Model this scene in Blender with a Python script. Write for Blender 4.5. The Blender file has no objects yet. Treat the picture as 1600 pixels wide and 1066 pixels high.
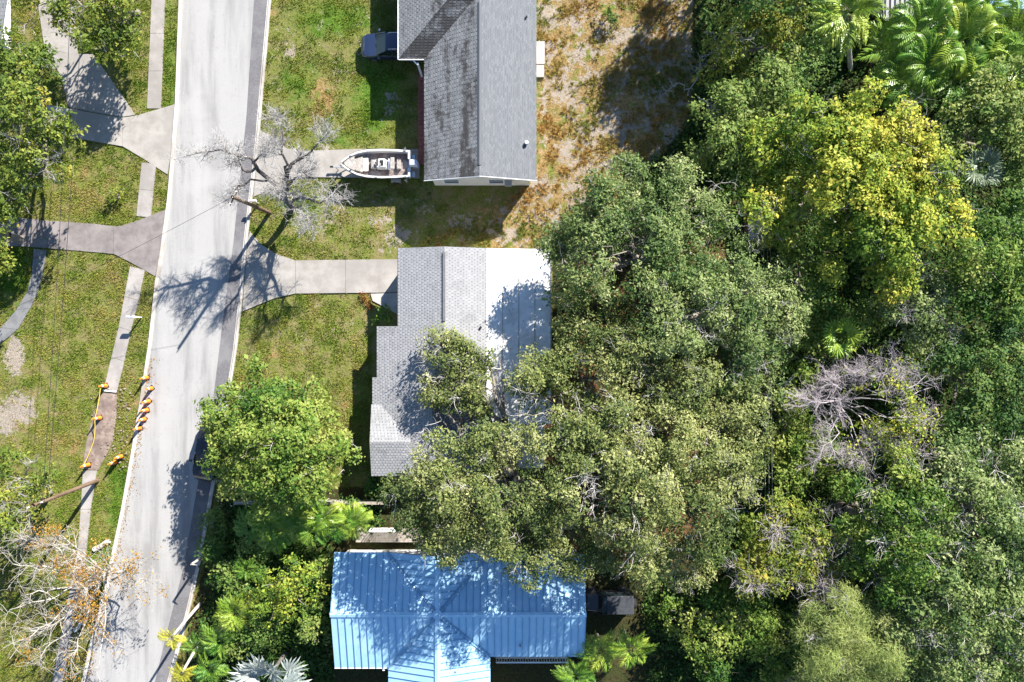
import bpy, math, random
import numpy as np
from mathutils import Vector, Matrix
random.seed(7)
R = math.radians
SC = bpy.context.scene
COL = SC.collection
HC = 60.0                       # height of the drone in metres

# ------------------------------------------------------------------ camera, world, sun, exposure
cd = bpy.data.cameras.new('camera'); cam = bpy.data.objects.new('camera', cd); COL.objects.link(cam)
cam.location = (0, 0, HC); cam.rotation_euler = (0, 0, 0)
cd.sensor_width = 36; cd.angle_x = 2 * math.atan(40 / HC); cd.clip_end = 2000
SC.camera = cam
SUN_EL, SUN_AZ = R(34), math.atan2(.58, .815)
w = bpy.data.worlds.new('World'); SC.world = w; w.use_nodes = True
wn = w.node_tree.nodes; wl = w.node_tree.links
sk = wn.new('ShaderNodeTexSky'); sk.sky_type = 'NISHITA'; sk.sun_disc = False
sk.sun_elevation = SUN_EL; sk.sun_rotation = SUN_AZ; sk.air_density = 1.0; sk.dust_density = 0.0; sk.ozone_density = 4.0
wl.new(sk.outputs[0], wn['Background'].inputs[0]); wn['Background'].inputs[1].default_value = 0.075
sd = bpy.data.lights.new('sun', 'SUN'); sun = bpy.data.objects.new('sun', sd); COL.objects.link(sun)
sd.energy = 5.0; sd.angle = R(0.5); sd.color = (1, .955, .89)
SV = Vector((math.sin(SUN_AZ) * math.cos(SUN_EL), math.cos(SUN_AZ) * math.cos(SUN_EL), math.sin(SUN_EL)))
sun.rotation_euler = SV.to_track_quat('Z', 'Y').to_euler(); sun.location = SV * 150
SC.view_settings.view_transform = 'Standard'; SC.view_settings.look = 'None'
SC.view_settings.gamma = 1; SC.view_settings.use_curve_mapping = False
SC.view_settings.exposure = 1.5

# ------------------------------------------------------------------ helpers
def P(px, py, h=0.0):
    """place a point seen at (px, py) in the 1600 wide photograph at height h"""
    k = (1 - h / HC) / 20
    return Vector(((px - 800) * k, (533 - py) * k, h))

def N(v): return Vector((float(v[0]), float(v[1]), float(v[2])))

class MB:
    def __init__(s): s.v = []; s.f = []
    def add(s, vs, fs):
        o = len(s.v); s.v += [tuple(v) for v in vs]; s.f += [tuple(i + o for i in f) for f in fs]; return s
    def box(s, x0, x1, y0, y1, z0, z1):
        return s.add([(x0, y0, z0), (x1, y0, z0), (x1, y1, z0), (x0, y1, z0), (x0, y0, z1), (x1, y0, z1), (x1, y1, z1), (x0, y1, z1)],
                     [(3, 2, 1, 0), (4, 5, 6, 7), (0, 1, 5, 4), (1, 2, 6, 5), (2, 3, 7, 6), (3, 0, 4, 7)])
    def prism(s, pts, z0, z1):
        n = len(pts)
        a = sum(pts[i][0] * pts[(i + 1) % n][1] - pts[(i + 1) % n][0] * pts[i][1] for i in range(n))
        if a < 0: pts = pts[::-1]
        vs = [(p[0], p[1], z0) for p in pts] + [(p[0], p[1], z1) for p in pts]
        fs = [tuple(range(n, 2 * n)), tuple(range(n - 1, -1, -1))] + [(i, (i + 1) % n, n + (i + 1) % n, n + i) for i in range(n)]
        return s.add(vs, fs)
    def slab(s, poly, off0, off1):
        """thick plate from a planar 3d polygon, between the two offsets along its normal"""
        n = len(poly); nn = pnormal(poly)
        if nn.z < 0: poly = poly[::-1]; nn = -nn
        vs = [p + nn * off1 for p in poly] + [p + nn * off0 for p in poly]
        fs = [tuple(range(n)), tuple(range(2 * n - 1, n - 1, -1))] + [(i, n + i, n + (i + 1) % n, (i + 1) % n) for i in range(n)]
        return s.add(vs, fs)
    def loft(s, rings, cap=True):
        n = len(rings[0]); vs = [p for r in rings for p in r]; fs = []
        for k in range(len(rings) - 1):
            for i in range(n):
                j = (i + 1) % n
                fs.append((k * n + i, k * n + j, (k + 1) * n + j, (k + 1) * n + i))
        if cap: fs += [tuple(range(n - 1, -1, -1)), tuple(range((len(rings) - 1) * n, len(rings) * n))]
        return s.add(vs, fs)
    def tube(s, pts, r0, r1=None, sides=6):
        if r1 is None: r1 = r0
        A = np.array([[tuple(p) for p in pts]]); K = len(pts)
        v, f = tubes(A, np.linspace(r0, r1, K)[None], sides); return s.add(v.tolist(), f.tolist())
    def cyl(s, x, y, z0, z1, r, r1=None, n=10):
        r1 = r if r1 is None else r1
        return s.loft([[(x + q * math.cos(i * 6.2832 / n), y + q * math.sin(i * 6.2832 / n), z) for i in range(n)] for q, z in ((r, z0), (r1, z1))])

def pnormal(poly):
    n = Vector((0, 0, 0))
    for i in range(len(poly)):
        a, b = poly[i], poly[(i + 1) % len(poly)]
        n += Vector(((a.y - b.y) * (a.z + b.z), (a.z - b.z) * (a.x + b.x), (a.x - b.x) * (a.y + b.y)))
    return n.normalized()

def tubes(Pts, Rad, sides=4):
    """many tapered tubes at once: Pts (n, k, 3), Rad (n, k) -> verts, quads"""
    Pts = np.asarray(Pts, float); Rad = np.asarray(Rad, float); n, k, _ = Pts.shape
    T = np.gradient(Pts, axis=1); T /= np.linalg.norm(T, axis=2, keepdims=True) + 1e-9
    ref = np.where(np.abs(T[..., 2:3]) > .9, np.array([1., 0, 0]), np.array([0, 0, 1.]))
    U = np.cross(T, ref); U /= np.linalg.norm(U, axis=2, keepdims=True) + 1e-9
    W = np.cross(T, U)
    a = np.arange(sides) * 2 * np.pi / sides
    V = Pts[:, :, None] + Rad[:, :, None, None] * (U[:, :, None] * np.cos(a)[None, None, :, None] + W[:, :, None] * np.sin(a)[None, None, :, None])
    idx = np.arange(n * k * sides).reshape(n, k, sides); nx = np.roll(idx, -1, 2)
    F = np.stack([idx[:, :-1], idx[:, 1:], nx[:, 1:], nx[:, :-1]], -1).reshape(-1, 4)
    return V.reshape(-1, 3), F

def npmesh(name, V, F, attrs=None):
    """mesh from numpy verts and equal-sized polygons"""
    V = np.asarray(V, np.float32); F = np.asarray(F, np.int32)
    me = bpy.data.meshes.new(name); me.vertices.add(len(V)); me.vertices.foreach_set('co', V.ravel())
    me.loops.add(F.size); me.loops.foreach_set('vertex_index', F.ravel())
    me.polygons.add(len(F)); me.polygons.foreach_set('loop_start', np.arange(0, F.size, F.shape[1], dtype=np.int32))
    me.update(calc_edges=True)
    for k, a in (attrs or {}).items():
        at = me.attributes.new(k, 'FLOAT', 'POINT'); at.data.foreach_set('value', np.asarray(a, np.float32).ravel())
    return me

def link(name, me, mat=None, parent=None, **props):
    o = bpy.data.objects.new(name, me); COL.objects.link(o)
    if mat and me: me.materials.append(mat)
    if parent is not None: o.parent = parent
    for k, v in props.items(): o[k] = v
    return o

def obj(name, mb, mat, parent=None, smooth=False, bevel=0, **props):
    me = bpy.data.meshes.new(name); me.from_pydata(mb.v, [], mb.f)
    if smooth:
        me.polygons.foreach_set('use_smooth', [True] * len(me.polygons)); me.set_sharp_from_angle(angle=R(40))
    me.update()
    o = link(name, me, mat, parent, **props)
    if bevel:
        b = o.modifiers.new('b', 'BEVEL'); b.width = bevel; b.segments = 2; b.limit_method = 'ANGLE'
    return o

def tag(o, label, cat, group=None):
    o['label'] = label; o['category'] = cat
    if group: o['group'] = group
    return o

def thing(name, label, cat, loc=(0, 0, 0), rz=0, group=None):
    o = bpy.data.objects.new(name, None); COL.objects.link(o); o.location = loc; o.rotation_euler = (0, 0, rz)
    o.empty_display_size = .2
    return tag(o, label, cat, group)

def copy_tree(o, parent=None):
    c = o.copy(); COL.objects.link(c)
    if parent is not None: c.parent = parent
    for ch in list(o.children): copy_tree(ch, c)
    return c

_tab = np.random.default_rng(3).random((64, 64, 64))
def vnoise(p, f=1.0, off=0.0):
    p = np.asarray(p, float) * f + off
    if p.shape[-1] == 2: p = np.concatenate([p, np.zeros(p.shape[:-1] + (1,))], -1)
    i = np.floor(p).astype(int); t = p - i; t = t * t * (3 - 2 * t); i &= 63; j = (i + 1) & 63
    g = lambda a, b, c: _tab[a[..., 0], b[..., 1], c[..., 2]]
    x, y, z = t[..., 0], t[..., 1], t[..., 2]
    l = lambda a, b, q: a + (b - a) * q
    return l(l(l(g(i, i, i), g(j, i, i), x), l(g(i, j, i), g(j, j, i), x), y), l(l(g(i, i, j), g(j, i, j), x), l(g(i, j, j), g(j, j, j), x), y), z)

# ------------------------------------------------------------------ materials
class NT:
    def __init__(s, name):
        s.m = bpy.data.materials.new(name); s.m.use_nodes = True; s.t = s.m.node_tree
        s.b = s.t.nodes['Principled BSDF']; s.out = s.t.nodes['Material Output']
        s.co = None
    def node(s, ty, **kw):
        n = s.t.nodes.new(ty)
        for k, v in kw.items(): setattr(n, k, v)
        return n
    def set(s, sock, v):
        if isinstance(v, bpy.types.NodeSocket): s.t.links.new(v, sock)
        elif v is not None:
            if sock.type == 'RGBA' and len(v) == 3: v = (*v, 1)
            sock.default_value = v
    def coord(s):
        if s.co is None: s.co = s.node('ShaderNodeTexCoord').outputs['Object']
        return s.co
    def noise(s, scale, detail=3, rough=.55, vec=None, stretch=None):
        n = s.node('ShaderNodeTexNoise'); n.inputs['Scale'].default_value = scale; n.inputs['Detail'].default_value = detail
        n.inputs['Roughness'].default_value = rough
        v = vec or s.coord()
        if stretch:
            m = s.node('ShaderNodeMapping'); m.inputs['Scale'].default_value = stretch; s.t.links.new(v, m.inputs[0]); v = m.outputs[0]
        s.t.links.new(v, n.inputs['Vector']); return n.outputs['Fac']
    def math(s, op, a, b=0.0, c=None):
        n = s.node('ShaderNodeMath', operation=op); s.set(n.inputs[0], a); s.set(n.inputs[1], b)
        if c is not None: s.set(n.inputs[2], c)
        return n.outputs[0]
    def step(s, x, lo, hi):
        n = s.node('ShaderNodeMapRange', interpolation_type='SMOOTHSTEP'); s.set(n.inputs[0], x)
        n.inputs[1].default_value = lo; n.inputs[2].default_value = hi; return n.outputs[0]
    def mix(s, f, a, b, mode='MIX'):
        n = s.node('ShaderNodeMix', data_type='RGBA', blend_type=mode); s.set(n.inputs['Factor'], f)
        s.set(n.inputs[6], a); s.set(n.inputs[7], b); return n.outputs[2]
    def ramp(s, f, cols):
        n = s.node('ShaderNodeValToRGB'); e = n.color_ramp.elements
        while len(e) < len(cols): e.new(.5)
        for q, (p, c) in zip(e, cols): q.position = p; q.color = (*c, 1)
        s.set(n.inputs[0], f); return n.outputs[0]
    def attr(s, name): return s.node('ShaderNodeAttribute', attribute_name=name).outputs['Fac']
    def bump(s, h, strength=.4, dist=.05):
        n = s.node('ShaderNodeBump'); n.inputs['Strength'].default_value = strength; n.inputs['Distance'].default_value = dist
        s.t.links.new(h, n.inputs['Height']); s.t.links.new(n.outputs[0], s.b.inputs['Normal'])
    def fin(s, col=None, rough=.8, spec=.3, metal=0):
        if col is not None: s.set(s.b.inputs['Base Color'], col)
        s.set(s.b.inputs['Roughness'], rough); s.b.inputs['Specular IOR Level'].default_value = spec; s.b.inputs['Metallic'].default_value = metal
        return s.m

def speckle(name, c0, c1, scale=3, rough=.8, bump=.2, spec=.3, big=None, cbig=None, metal=0, stretch=None):
    t = NT(name); f = t.noise(scale, 5, .65, stretch=stretch); c = t.mix(t.step(f, .3, .7), c0, c1)
    if big: c = t.mix(t.step(t.noise(big, 4, .6), .45, .7), c, cbig)
    if bump: t.bump(t.noise(scale * 6, 3), bump, .02)
    return t.fin(c, rough, spec, metal)

def leaf_mat(name, cols, trans=.3, rough=.5, spec=.35):
    rough, spec = max(rough, .55), spec * .45
    t = NT(name); c = t.ramp(t.attr('tint'), [(i / (len(cols) - 1), q) for i, q in enumerate(cols)])
    t.fin(c, rough, spec)
    tr = t.node('ShaderNodeBsdfTranslucent'); t.t.links.new(c, tr.inputs[0])
    mx = t.node('ShaderNodeMixShader'); mx.inputs[0].default_value = trans
    t.t.links.new(t.b.outputs[0], mx.inputs[1]); t.t.links.new(tr.outputs[0], mx.inputs[2]); t.t.links.new(mx.outputs[0], t.out.inputs[0])
    return t.m

M = {}
M['concrete'] = speckle('concrete', (.25, .23, .205), (.35, .325, .295), .9, .85, .15, big=.25, cbig=(.25, .23, .21))
M['concrete_pale'] = speckle('pale_concrete', (.32, .30, .28), (.42, .40, .37), 1.2, .85, .15, big=.4, cbig=(.33, .31, .29))
M['concrete_old'] = speckle('old_concrete', (.15, .13, .125), (.215, .19, .18), 1.6, .85, .2, big=.5, cbig=(.25, .22, .21))
M['walk'] = speckle('walk_concrete', (.25, .225, .205), (.36, .335, .31), .8, .85, .15, big=.3, cbig=(.24, .22, .20))
M['path_grey'] = speckle('path_concrete', (.13, .13, .135), (.20, .20, .20), 1.2, .85, .2)
M['kerb'] = speckle('kerb_concrete', (.40, .37, .33), (.52, .49, .45), 2, .85, .15, big=.3, cbig=(.30, .26, .22))
def road_mat():
    t = NT('road_surface')
    f = t.noise(30, 4, .7); c = t.mix(t.step(f, .3, .7), (.265, .258, .246), (.385, .375, .36))
    s_ = t.noise(.5, 5, .6, stretch=(1.6, .16, 1)); c = t.mix(t.math('MULTIPLY', t.step(s_, .42, .7), .8), c, (.195, .19, .185))
    p_ = t.noise(.35, 3, .5); c = t.mix(t.math('MULTIPLY', t.step(p_, .5, .75), .6), c, (.36, .35, .335))
    k_ = t.noise(2.3, 6, .75); c = t.mix(t.math('MULTIPLY', t.step(k_, .56, .72), .45), c, (.18, .175, .17)); k2 = t.noise(7, 2, .5); c = t.mix(t.math('MULTIPLY', t.step(k2, .70, .76), .6), c, (.42, .41, .39))
    v = t.node('ShaderNodeTexVoronoi', feature='DISTANCE_TO_EDGE'); v.inputs['Scale'].default_value = .17
    n = t.node('ShaderNodeTexNoise'); n.inputs['Scale'].default_value = 1.1; n.inputs['Detail'].default_value = 5
    a = t.node('ShaderNodeVectorMath', operation='MULTIPLY_ADD'); t.t.links.new(t.coord(), n.inputs['Vector'])
    t.t.links.new(n.outputs['Color'], a.inputs[0]); a.inputs[1].default_value = (1.3, 1.3, 0); t.t.links.new(t.coord(), a.inputs[2])
    t.t.links.new(a.outputs[0], v.inputs['Vector'])
    cr = t.math('MULTIPLY', t.math('SUBTRACT', 1, t.step(v.outputs['Distance'], .0, .004)), .18)
    c = t.mix(cr, c, (.16, .15, .14)); t.bump(f, .15, .01)
    return t.fin(c, .85, .3)
M['road'] = road_mat()
M['shed_roof'] = speckle('dark_blue_sheet', (.018, .028, .05), (.03, .042, .07), 3, .6, .1)
M['asphalt'] = speckle('asphalt_strip', (.11, .105, .11), (.165, .158, .16), 9, .9, .2, big=.5, cbig=(.185, .18, .18))
M['white_paint'] = speckle('white_paint', (.72, .72, .71), (.8, .8, .79), 2, .5, 0)
M['stucco'] = speckle('pale_stucco', (.62, .60, .56), (.7, .69, .66), 4, .85, .2)
M['flat_roof'] = speckle('white_membrane', (.68, .68, .68), (.80, .80, .80), 1.2, .6, .05, big=.7, cbig=(.56, .55, .52))
M['dirt'] = speckle('dug_dirt', (.17, .125, .10), (.30, .24, .20), 2.2, .95, .8, big=.7, cbig=(.14, .10, .085))
M['mulch'] = speckle('mulch', (.05, .035, .025), (.10, .07, .05), 3, .95, .7)
M['brick_red'] = speckle('red_brick', (.22, .075, .06), (.33, .13, .10), 3, .85, .2)
M['wood_pole'] = speckle('weathered_pole', (.11, .07, .045), (.2, .135, .09), 4, .8, .3, stretch=(1, 1, .2))
M['wood'] = speckle('weathered_wood', (.25, .21, .17), (.42, .38, .33), 3, .8, .3)
M['wood_brown'] = speckle('brown_wood', (.10, .055, .035), (.18, .10, .06), 3, .8, .3)
M['bark'] = speckle('bark', (.13, .11, .09), (.27, .24, .20), 2, .9, .4)
M['bark_grey'] = speckle('grey_bark', (.22, .20, .185), (.42, .40, .38), 2, .85, .3)
M['bark_dark'] = speckle('dark_bark', (.07, .06, .055), (.17, .15, .135), 2, .9, .3)
M['twig_grey'] = speckle('grey_twig', (.30, .285, .27), (.46, .44, .42), 1.5, .8, 0)
M['twig_white'] = speckle('bleached_twig', (.44, .41, .38), (.60, .57, .53), 1.5, .8, 0)
M['twig_tan'] = speckle('tan_twig', (.27, .24, .20), (.47, .44, .39), 1.5, .8, 0)
M['twig_mauve'] = speckle('mauve_twig', (.34, .295, .31), (.5, .45, .46), 1.5, .8, 0)
M['palm_trunk'] = speckle('palm_trunk', (.36, .33, .29), (.55, .51, .46), 3, .8, .3)
M['cable'] = speckle('black_cable', (.02, .02, .02), (.03, .03, .03), 3, .6, 0)
M['cable_grey'] = speckle('grey_cable', (.20, .20, .20), (.25, .25, .25), 3, .5, 0)
M['metal_grey'] = speckle('grey_metal', (.33, .34, .35), (.40, .41, .42), 3, .4, 0, .5, metal=.3)
M['black'] = speckle('black_plastic', (.015, .015, .016), (.025, .025, .026), 5, .5, 0)
M['tyre'] = speckle('tyre_rubber', (.018, .018, .018), (.03, .03, .03), 5, .85, .1)
M['orange'] = speckle('orange_plastic', (.72, .20, .02), (.78, .25, .03), 4, .5, 0)
M['yellow_tape'] = speckle('yellow_tape', (.75, .55, .05), (.8, .62, .07), 4, .5, 0)
M['gelcoat'] = speckle('boat_gelcoat', (.56, .55, .53), (.68, .67, .65), 1.5, .35, 0, .5, big=1.5, cbig=(.60, .58, .54))
M['boat_deck'] = speckle('dirty_boat_deck', (.10, .075, .07), (.20, .155, .15), 4, .8, .2, big=1.2, cbig=(.36, .31, .29))
M['boat_dirty'] = speckle('stained_gelcoat', (.22, .20, .18), (.44, .42, .38), 5, .5, .05, big=1.2, cbig=(.30, .25, .23))
M['engine'] = speckle('engine_cowl', (.50, .56, .66), (.60, .65, .73), 2, .35, 0, .5)
M['stainless'] = speckle('stainless', (.55, .55, .56), (.62, .62, .63), 2, .25, 0, .5, metal=.9)
def paint(name, c):
    t = NT(name); t.fin(t.mix(t.step(t.noise(2, 3), .3, .7), c, tuple(q * 1.15 for q in c)), .28, .5)
    t.b.inputs['Coat Weight'].default_value = .8; t.b.inputs['Coat Roughness'].default_value = .05; return t.m
M['car_blue'] = paint('dark_blue_paint', (.016, .026, .06)); M['car_black'] = paint('black_paint', (.012, .013, .016))
M['soft_top'] = speckle('grey_soft_top', (.038, .042, .05), (.055, .06, .068), 5, .8, .1)
def glass():
    t = NT('tinted_glass'); t.fin((.012, .02, .022), .06, .6); return t.m
M['glass'] = glass()
def lens():
    t = NT('headlight_lens'); t.fin((.5, .52, .55), .15, .6); return t.m
M['lens'] = lens()
def shingle_mat(name, cols, stain=None, sa=.5, streak=(1, 1, 1), lo=.5, hi=.68):
    t = NT(name); c = t.ramp(t.attr('tint'), [(i / (len(cols) - 1), q) for i, q in enumerate(cols)])
    c = t.mix(.35, c, t.mix(t.noise(40, 2), tuple(q * .55 for q in cols[1]), tuple(q * 1.35 for q in cols[1])))
    if stain:
        a = t.noise(.45, 3, .6, stretch=streak); b = t.noise(2.5, 5, .7)
        f = t.step(t.math('ADD', t.math('MULTIPLY', a, .62), t.math('MULTIPLY', b, .38)), lo, hi)
        c = t.mix(t.math('MULTIPLY', f, sa), c, stain)
    return t.fin(c, .9, .2)
M['shingle_pale'] = shingle_mat('pale_shingle', [(.225, .225, .23), (.29, .29, .295), (.355, .355, .355)], (.17, .165, .16), .55)
M['shingle_grey'] = shingle_mat('grey_shingle', [(.105, .112, .12), (.145, .152, .162), (.20, .208, .215)])
M['shingle_old'] = shingle_mat('weathered_shingle', [(.12, .125, .13), (.175, .18, .185), (.24, .245, .245)], (.035, .032, .03), .88, (1.6, .3, 1), .47, .60)
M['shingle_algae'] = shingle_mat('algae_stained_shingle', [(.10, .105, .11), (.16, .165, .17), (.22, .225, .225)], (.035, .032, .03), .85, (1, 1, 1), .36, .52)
M['roof_deck'] = speckle('roof_underlay', (.05, .05, .052), (.075, .075, .078), 4, .9, .1)
M['roof_deck_pale'] = speckle('pale_underlay', (.12, .12, .125), (.15, .15, .155), 4, .9, .1)
def metal_roof(name, c0, c1):
    t = NT(name); f = t.noise(.8, 4, .6); oi = t.node('ShaderNodeObjectInfo').outputs['Random']
    c = t.mix(t.step(f, .3, .7), c0, c1); c = t.mix(t.math('MULTIPLY', oi, .25), c, tuple(q * .8 for q in c0))
    c = t.mix(t.math('MULTIPLY', t.step(t.noise(3, 5, .7), .58, .75), .25), c, (.55, .58, .60))
    c = t.mix(t.math('MULTIPLY', t.step(t.noise(1.2, 5, .7, stretch=(2, .5, 1)), .55, .75), .22), c, (.30, .33, .34)); t.bump(t.noise(1.5, 2), .12, .05)
    return t.fin(c, .42, .5, .1)
M['blue_metal'] = metal_roof('blue_metal_roof', (.33, .56, .73), (.41, .62, .78))
M['blue_seam'] = metal_roof('blue_metal_seam', (.17, .34, .50), (.21, .39, .54))
M['grey_metal_roof'] = metal_roof('grey_metal_roof', (.42, .41, .42), (.5, .49, .49))
# foliage: leaf colours only, dark to light kinds of leaf
M['oak'] = leaf_mat('oak_leaves', [(.045, .075, .020), (.115, .155, .040), (.225, .25, .07), (.40, .40, .17)], .28, .42, .5)
M['oak_green'] = leaf_mat('oak_green_leaves', [(.038, .085, .020), (.10, .165, .042), (.195, .25, .072), (.34, .37, .16)], .28, .42, .5)
M['bright'] = leaf_mat('bright_leaves', [(.032, .092, .015), (.10, .19, .028), (.20, .275, .048), (.34, .375, .09)], .38, .4, .45)
M['yellow'] = leaf_mat('yellow_leaves', [(.055, .125, .02), (.17, .265, .035), (.37, .42, .055), (.56, .49, .08)], .38, .45, .35)
M['deep'] = leaf_mat('deep_green_leaves', [(.032, .088, .018), (.085, .175, .034), (.165, .24, .052), (.29, .33, .09)], .36, .4, .4)
M['teal'] = leaf_mat('blue_green_leaves', [(.028, .078, .022), (.07, .145, .036), (.13, .20, .046), (.22, .27, .07)], .33, .45, .35)
M['mixed'] = leaf_mat('olive_leaves', [(.060, .105, .018), (.15, .21, .032), (.26, .29, .05), (.42, .34, .055)], .36, .45, .35)
M['feather'] = leaf_mat('feathery_needles', [(.13, .19, .05), (.24, .31, .085), (.34, .39, .12), (.44, .46, .19)], .38, .6, .2)
M['rust'] = leaf_mat('rust_leaves', [(.14, .06, .016), (.27, .135, .025), (.40, .22, .035), (.5, .33, .06)], .25, .6, .2)
M['undergrowth'] = leaf_mat('undergrowth_leaves', [(.020, .055, .012), (.045, .105, .02), (.09, .15, .03), (.16, .21, .05)], .3, .5, .3)
M['grass'] = leaf_mat('grass_blades', [(.085, .175, .016), (.20, .26, .034), (.32, .30, .07), (.38, .265, .09)], .35, .7, .2)
M['weed'] = leaf_mat('weed_leaves', [(.12, .18, .025), (.30, .25, .07), (.38, .27, .085), (.38, .22, .065)], .3, .7, .2)
M['flower'] = leaf_mat('flower_petals', [(.16, .02, .015), (.22, .05, .03), (.34, .20, .03), (.06, .12, .02)], .3, .6, .2)
def frond_mat(name, c0, c1):
    t = NT(name); oi = t.node('ShaderNodeObjectInfo').outputs['Random']; c = t.mix(oi, c0, c1); t.fin(c, .4, .45)
    tr = t.node('ShaderNodeBsdfTranslucent'); t.t.links.new(c, tr.inputs[0])
    mx = t.node('ShaderNodeMixShader'); mx.inputs[0].default_value = .3
    t.t.links.new(t.b.outputs[0], mx.inputs[1]); t.t.links.new(tr.outputs[0], mx.inputs[2]); t.t.links.new(mx.outputs[0], t.out.inputs[0]); return t.m
M['frond_green'] = frond_mat('green_frond', (.08, .21, .02), (.22, .35, .045))
M['frond_lime'] = frond_mat('lime_frond', (.17, .31, .026), (.38, .45, .06))
M['frond_yellow'] = frond_mat('yellow_frond', (.42, .42, .04), (.55, .5, .06))
M['frond_silver'] = frond_mat('silver_frond', (.28, .33, .31), (.42, .45, .42))
M['frond_pale'] = frond_mat('pale_green_frond', (.16, .21, .12), (.24, .29, .18))
M['frond_dry'] = frond_mat('dry_frond', (.20, .16, .09), (.34, .29, .18))

# ------------------------------------------------------------------ ground
def inpoly(X, Y, poly):
    r = np.zeros(X.shape, bool); n = len(poly); j = n - 1
    for i in range(n):
        xi, yi = poly[i]; xj, yj = poly[j]
        if yi != yj: r ^= ((yi > Y) != (yj > Y)) & (X < (xj - xi) * (Y - yi) / (yj - yi) + xi)
        j = i
    return r
def blur(a, n):
    for _ in range(n):
        b = np.pad(a, 1, mode='edge'); a = (b[:-2, 1:-1] + b[2:, 1:-1] + b[1:-1, :-2] + b[1:-1, 2:] + 2 * a) / 6
    return a
ROAD_L = [(318, -600), (300, -300), (280, 0), (274, 163), (268, 240), (262, 310), (250, 400), (243, 440), (232, 540), (217, 640), (205, 710), (190, 795), (170, 890), (155, 950), (138, 1020), (128, 1066), (70, 1300), (-10, 1600)]
ROAD_R = [(462, -600), (446, -300), (424, 0), (417, 80), (410, 160), (403, 240), (395, 306), (387, 374), (378, 478), (370, 548), (357, 633), (345, 705), (331, 786), (315, 875), (297, 954), (276, 1033), (267, 1066), (205, 1300), (125, 1600)]
ASPH = [(433, -600), (418, -300), (397, 0), (385, 184), (373, 300), (365, 378), (349, 496), (333, 625), (304, 786), (286, 891), (268, 959), (249, 1038), (242, 1066), (182, 1300), (100, 1600)]
def xat(line, y):
    return float(np.interp(y, [p[1] for p in line], [p[0] for p in line]))
gx = np.concatenate([[-420, -200, -100, -62], np.arange(-49, 49.01, .25), [62, 100, 200, 420]])
gy = np.concatenate([[-420, -200, -100, -45], np.arange(-35, 35.01, .25), [45, 100, 200, 420]])
GX, GY = np.meshgrid(gx, gy); PX = GX * 20 + 800; PY = 533 - GY * 20; PQ = np.stack([GX, GY], -1)
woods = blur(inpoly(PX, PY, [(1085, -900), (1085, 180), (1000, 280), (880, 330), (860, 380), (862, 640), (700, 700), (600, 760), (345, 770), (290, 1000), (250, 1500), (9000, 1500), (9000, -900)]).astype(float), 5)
yard = blur(inpoly(PX, PY, [(838, -900), (1100, -900), (1095, 300), (900, 400), (760, 400), (760, 330), (838, 270)]).astype(float), 7)
def spots(lst):
    a = np.zeros(GX.shape)
    for x, y, rx, ry, v in lst: a = np.maximum(a, v * np.exp(-(((PX - x) / rx) ** 2 + ((PY - y) / ry) ** 2) * 1.2))
    return a
sand = spots([(22, 555, 22, 40, .9), (30, 640, 45, 35, .9), (5, 660, 30, 40, .8), (450, 85, 14, 10, .75), (490, 108, 14, 10, .75), (470, 45, 45, 16, .5), (510, 75, 30, 14, .5),
              (535, 140, 14, 10, .6), (590, 345, 40, 20, .7), (630, 365, 45, 22, .75), (575, 205, 20, 10, .7), (600, 220, 20, 10, .6), (660, 330, 40, 30, .6), (545, 160, 25, 12, .5),
              (730, 345, 60, 30, .65), (880, 235, 30, 45, .8), (885, 120, 24, 40, .9), (862, 75, 18, 30, .9), (915, 165, 25, 25, .7), (855, 30, 20, 30, .7), (900, 300, 50, 30, .6),
              (350, 830, 35, 50, .75), (330, 850, 20, 40, .6), (310, 1030, 25, 30, .6), (590, 40, 30, 20, .3), (520, 370, 40, 25, .35), (425, 530, 25, 25, .45), (480, 540, 40, 30, .35), (560, 500, 20, 25, .4), (1000, 180, 35, 25, .5), (640, 175, 25, 40, .4)])
sand = np.maximum(sand, .24 * blur(inpoly(PX, PY, [(415, -80), (655, -80), (655, 240), (400, 240)]).astype(float), 4)); sand = np.maximum(sand, .30 * blur(inpoly(PX, PY, [(500, 285), (840, 285), (840, 390), (560, 400), (450, 380)]).astype(float), 4)); sand = np.maximum(sand, .15 * blur(inpoly(PX, PY, [(380, 470), (580, 460), (580, 640), (370, 600)]).astype(float), 4))
sand = np.maximum(sand, yard * .55)
dry = spots([(505, 150, 35, 45, .75), (420, 20, 25, 25, .5), (485, 200, 25, 20, .5), (160, 300, 35, 40, .45), (300, 560, 30, 40, .3), (110, 700, 40, 25, .5), (40, 650, 60, 50, .5),
             (170, 470, 40, 60, .35), (545, 620, 40, 60, .5), (570, 470, 25, 25, .6), (420, 560, 40, 40, .45), (520, 690, 30, 50, .5), (620, 355, 60, 30, .5), (520, 330, 40, 25, .3), (215, 690, 20, 60, .6), (200, 630, 25, 40, .4),
             (130, 275, 30, 20, .4), (310, 920, 30, 60, .6), (770, 350, 80, 40, .6), (390, 600, 40, 40, .5)])
dry = np.maximum(dry, yard * .75)
lush = spots([(520, 30, 90, 40, .8), (470, 130, 60, 50, .6), (590, 150, 60, 90, .8), (540, 215, 70, 25, .6), (470, 320, 60, 40, .5), (150, 60, 60, 60, .5), (265, 100, 20, 150, .6), (160, 340, 60, 15, .5),
              (20, 420, 40, 60, .8), (190, 780, 30, 90, .8), (160, 880, 40, 50, .9), (560, 640, 30, 80, .6), (850, 200, 12, 90, .6), (850, 40, 12, 60, .5), (440, 480, 50, 20, .4), (510, 600, 60, 60, .3)])
oakfl = blur(inpoly(PX, PY, [(905, 400), (1060, 330), (1160, 420), (1195, 700), (1180, 800), (1020, 900), (860, 860), (660, 800), (860, 640)]).astype(float), 8)
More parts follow.
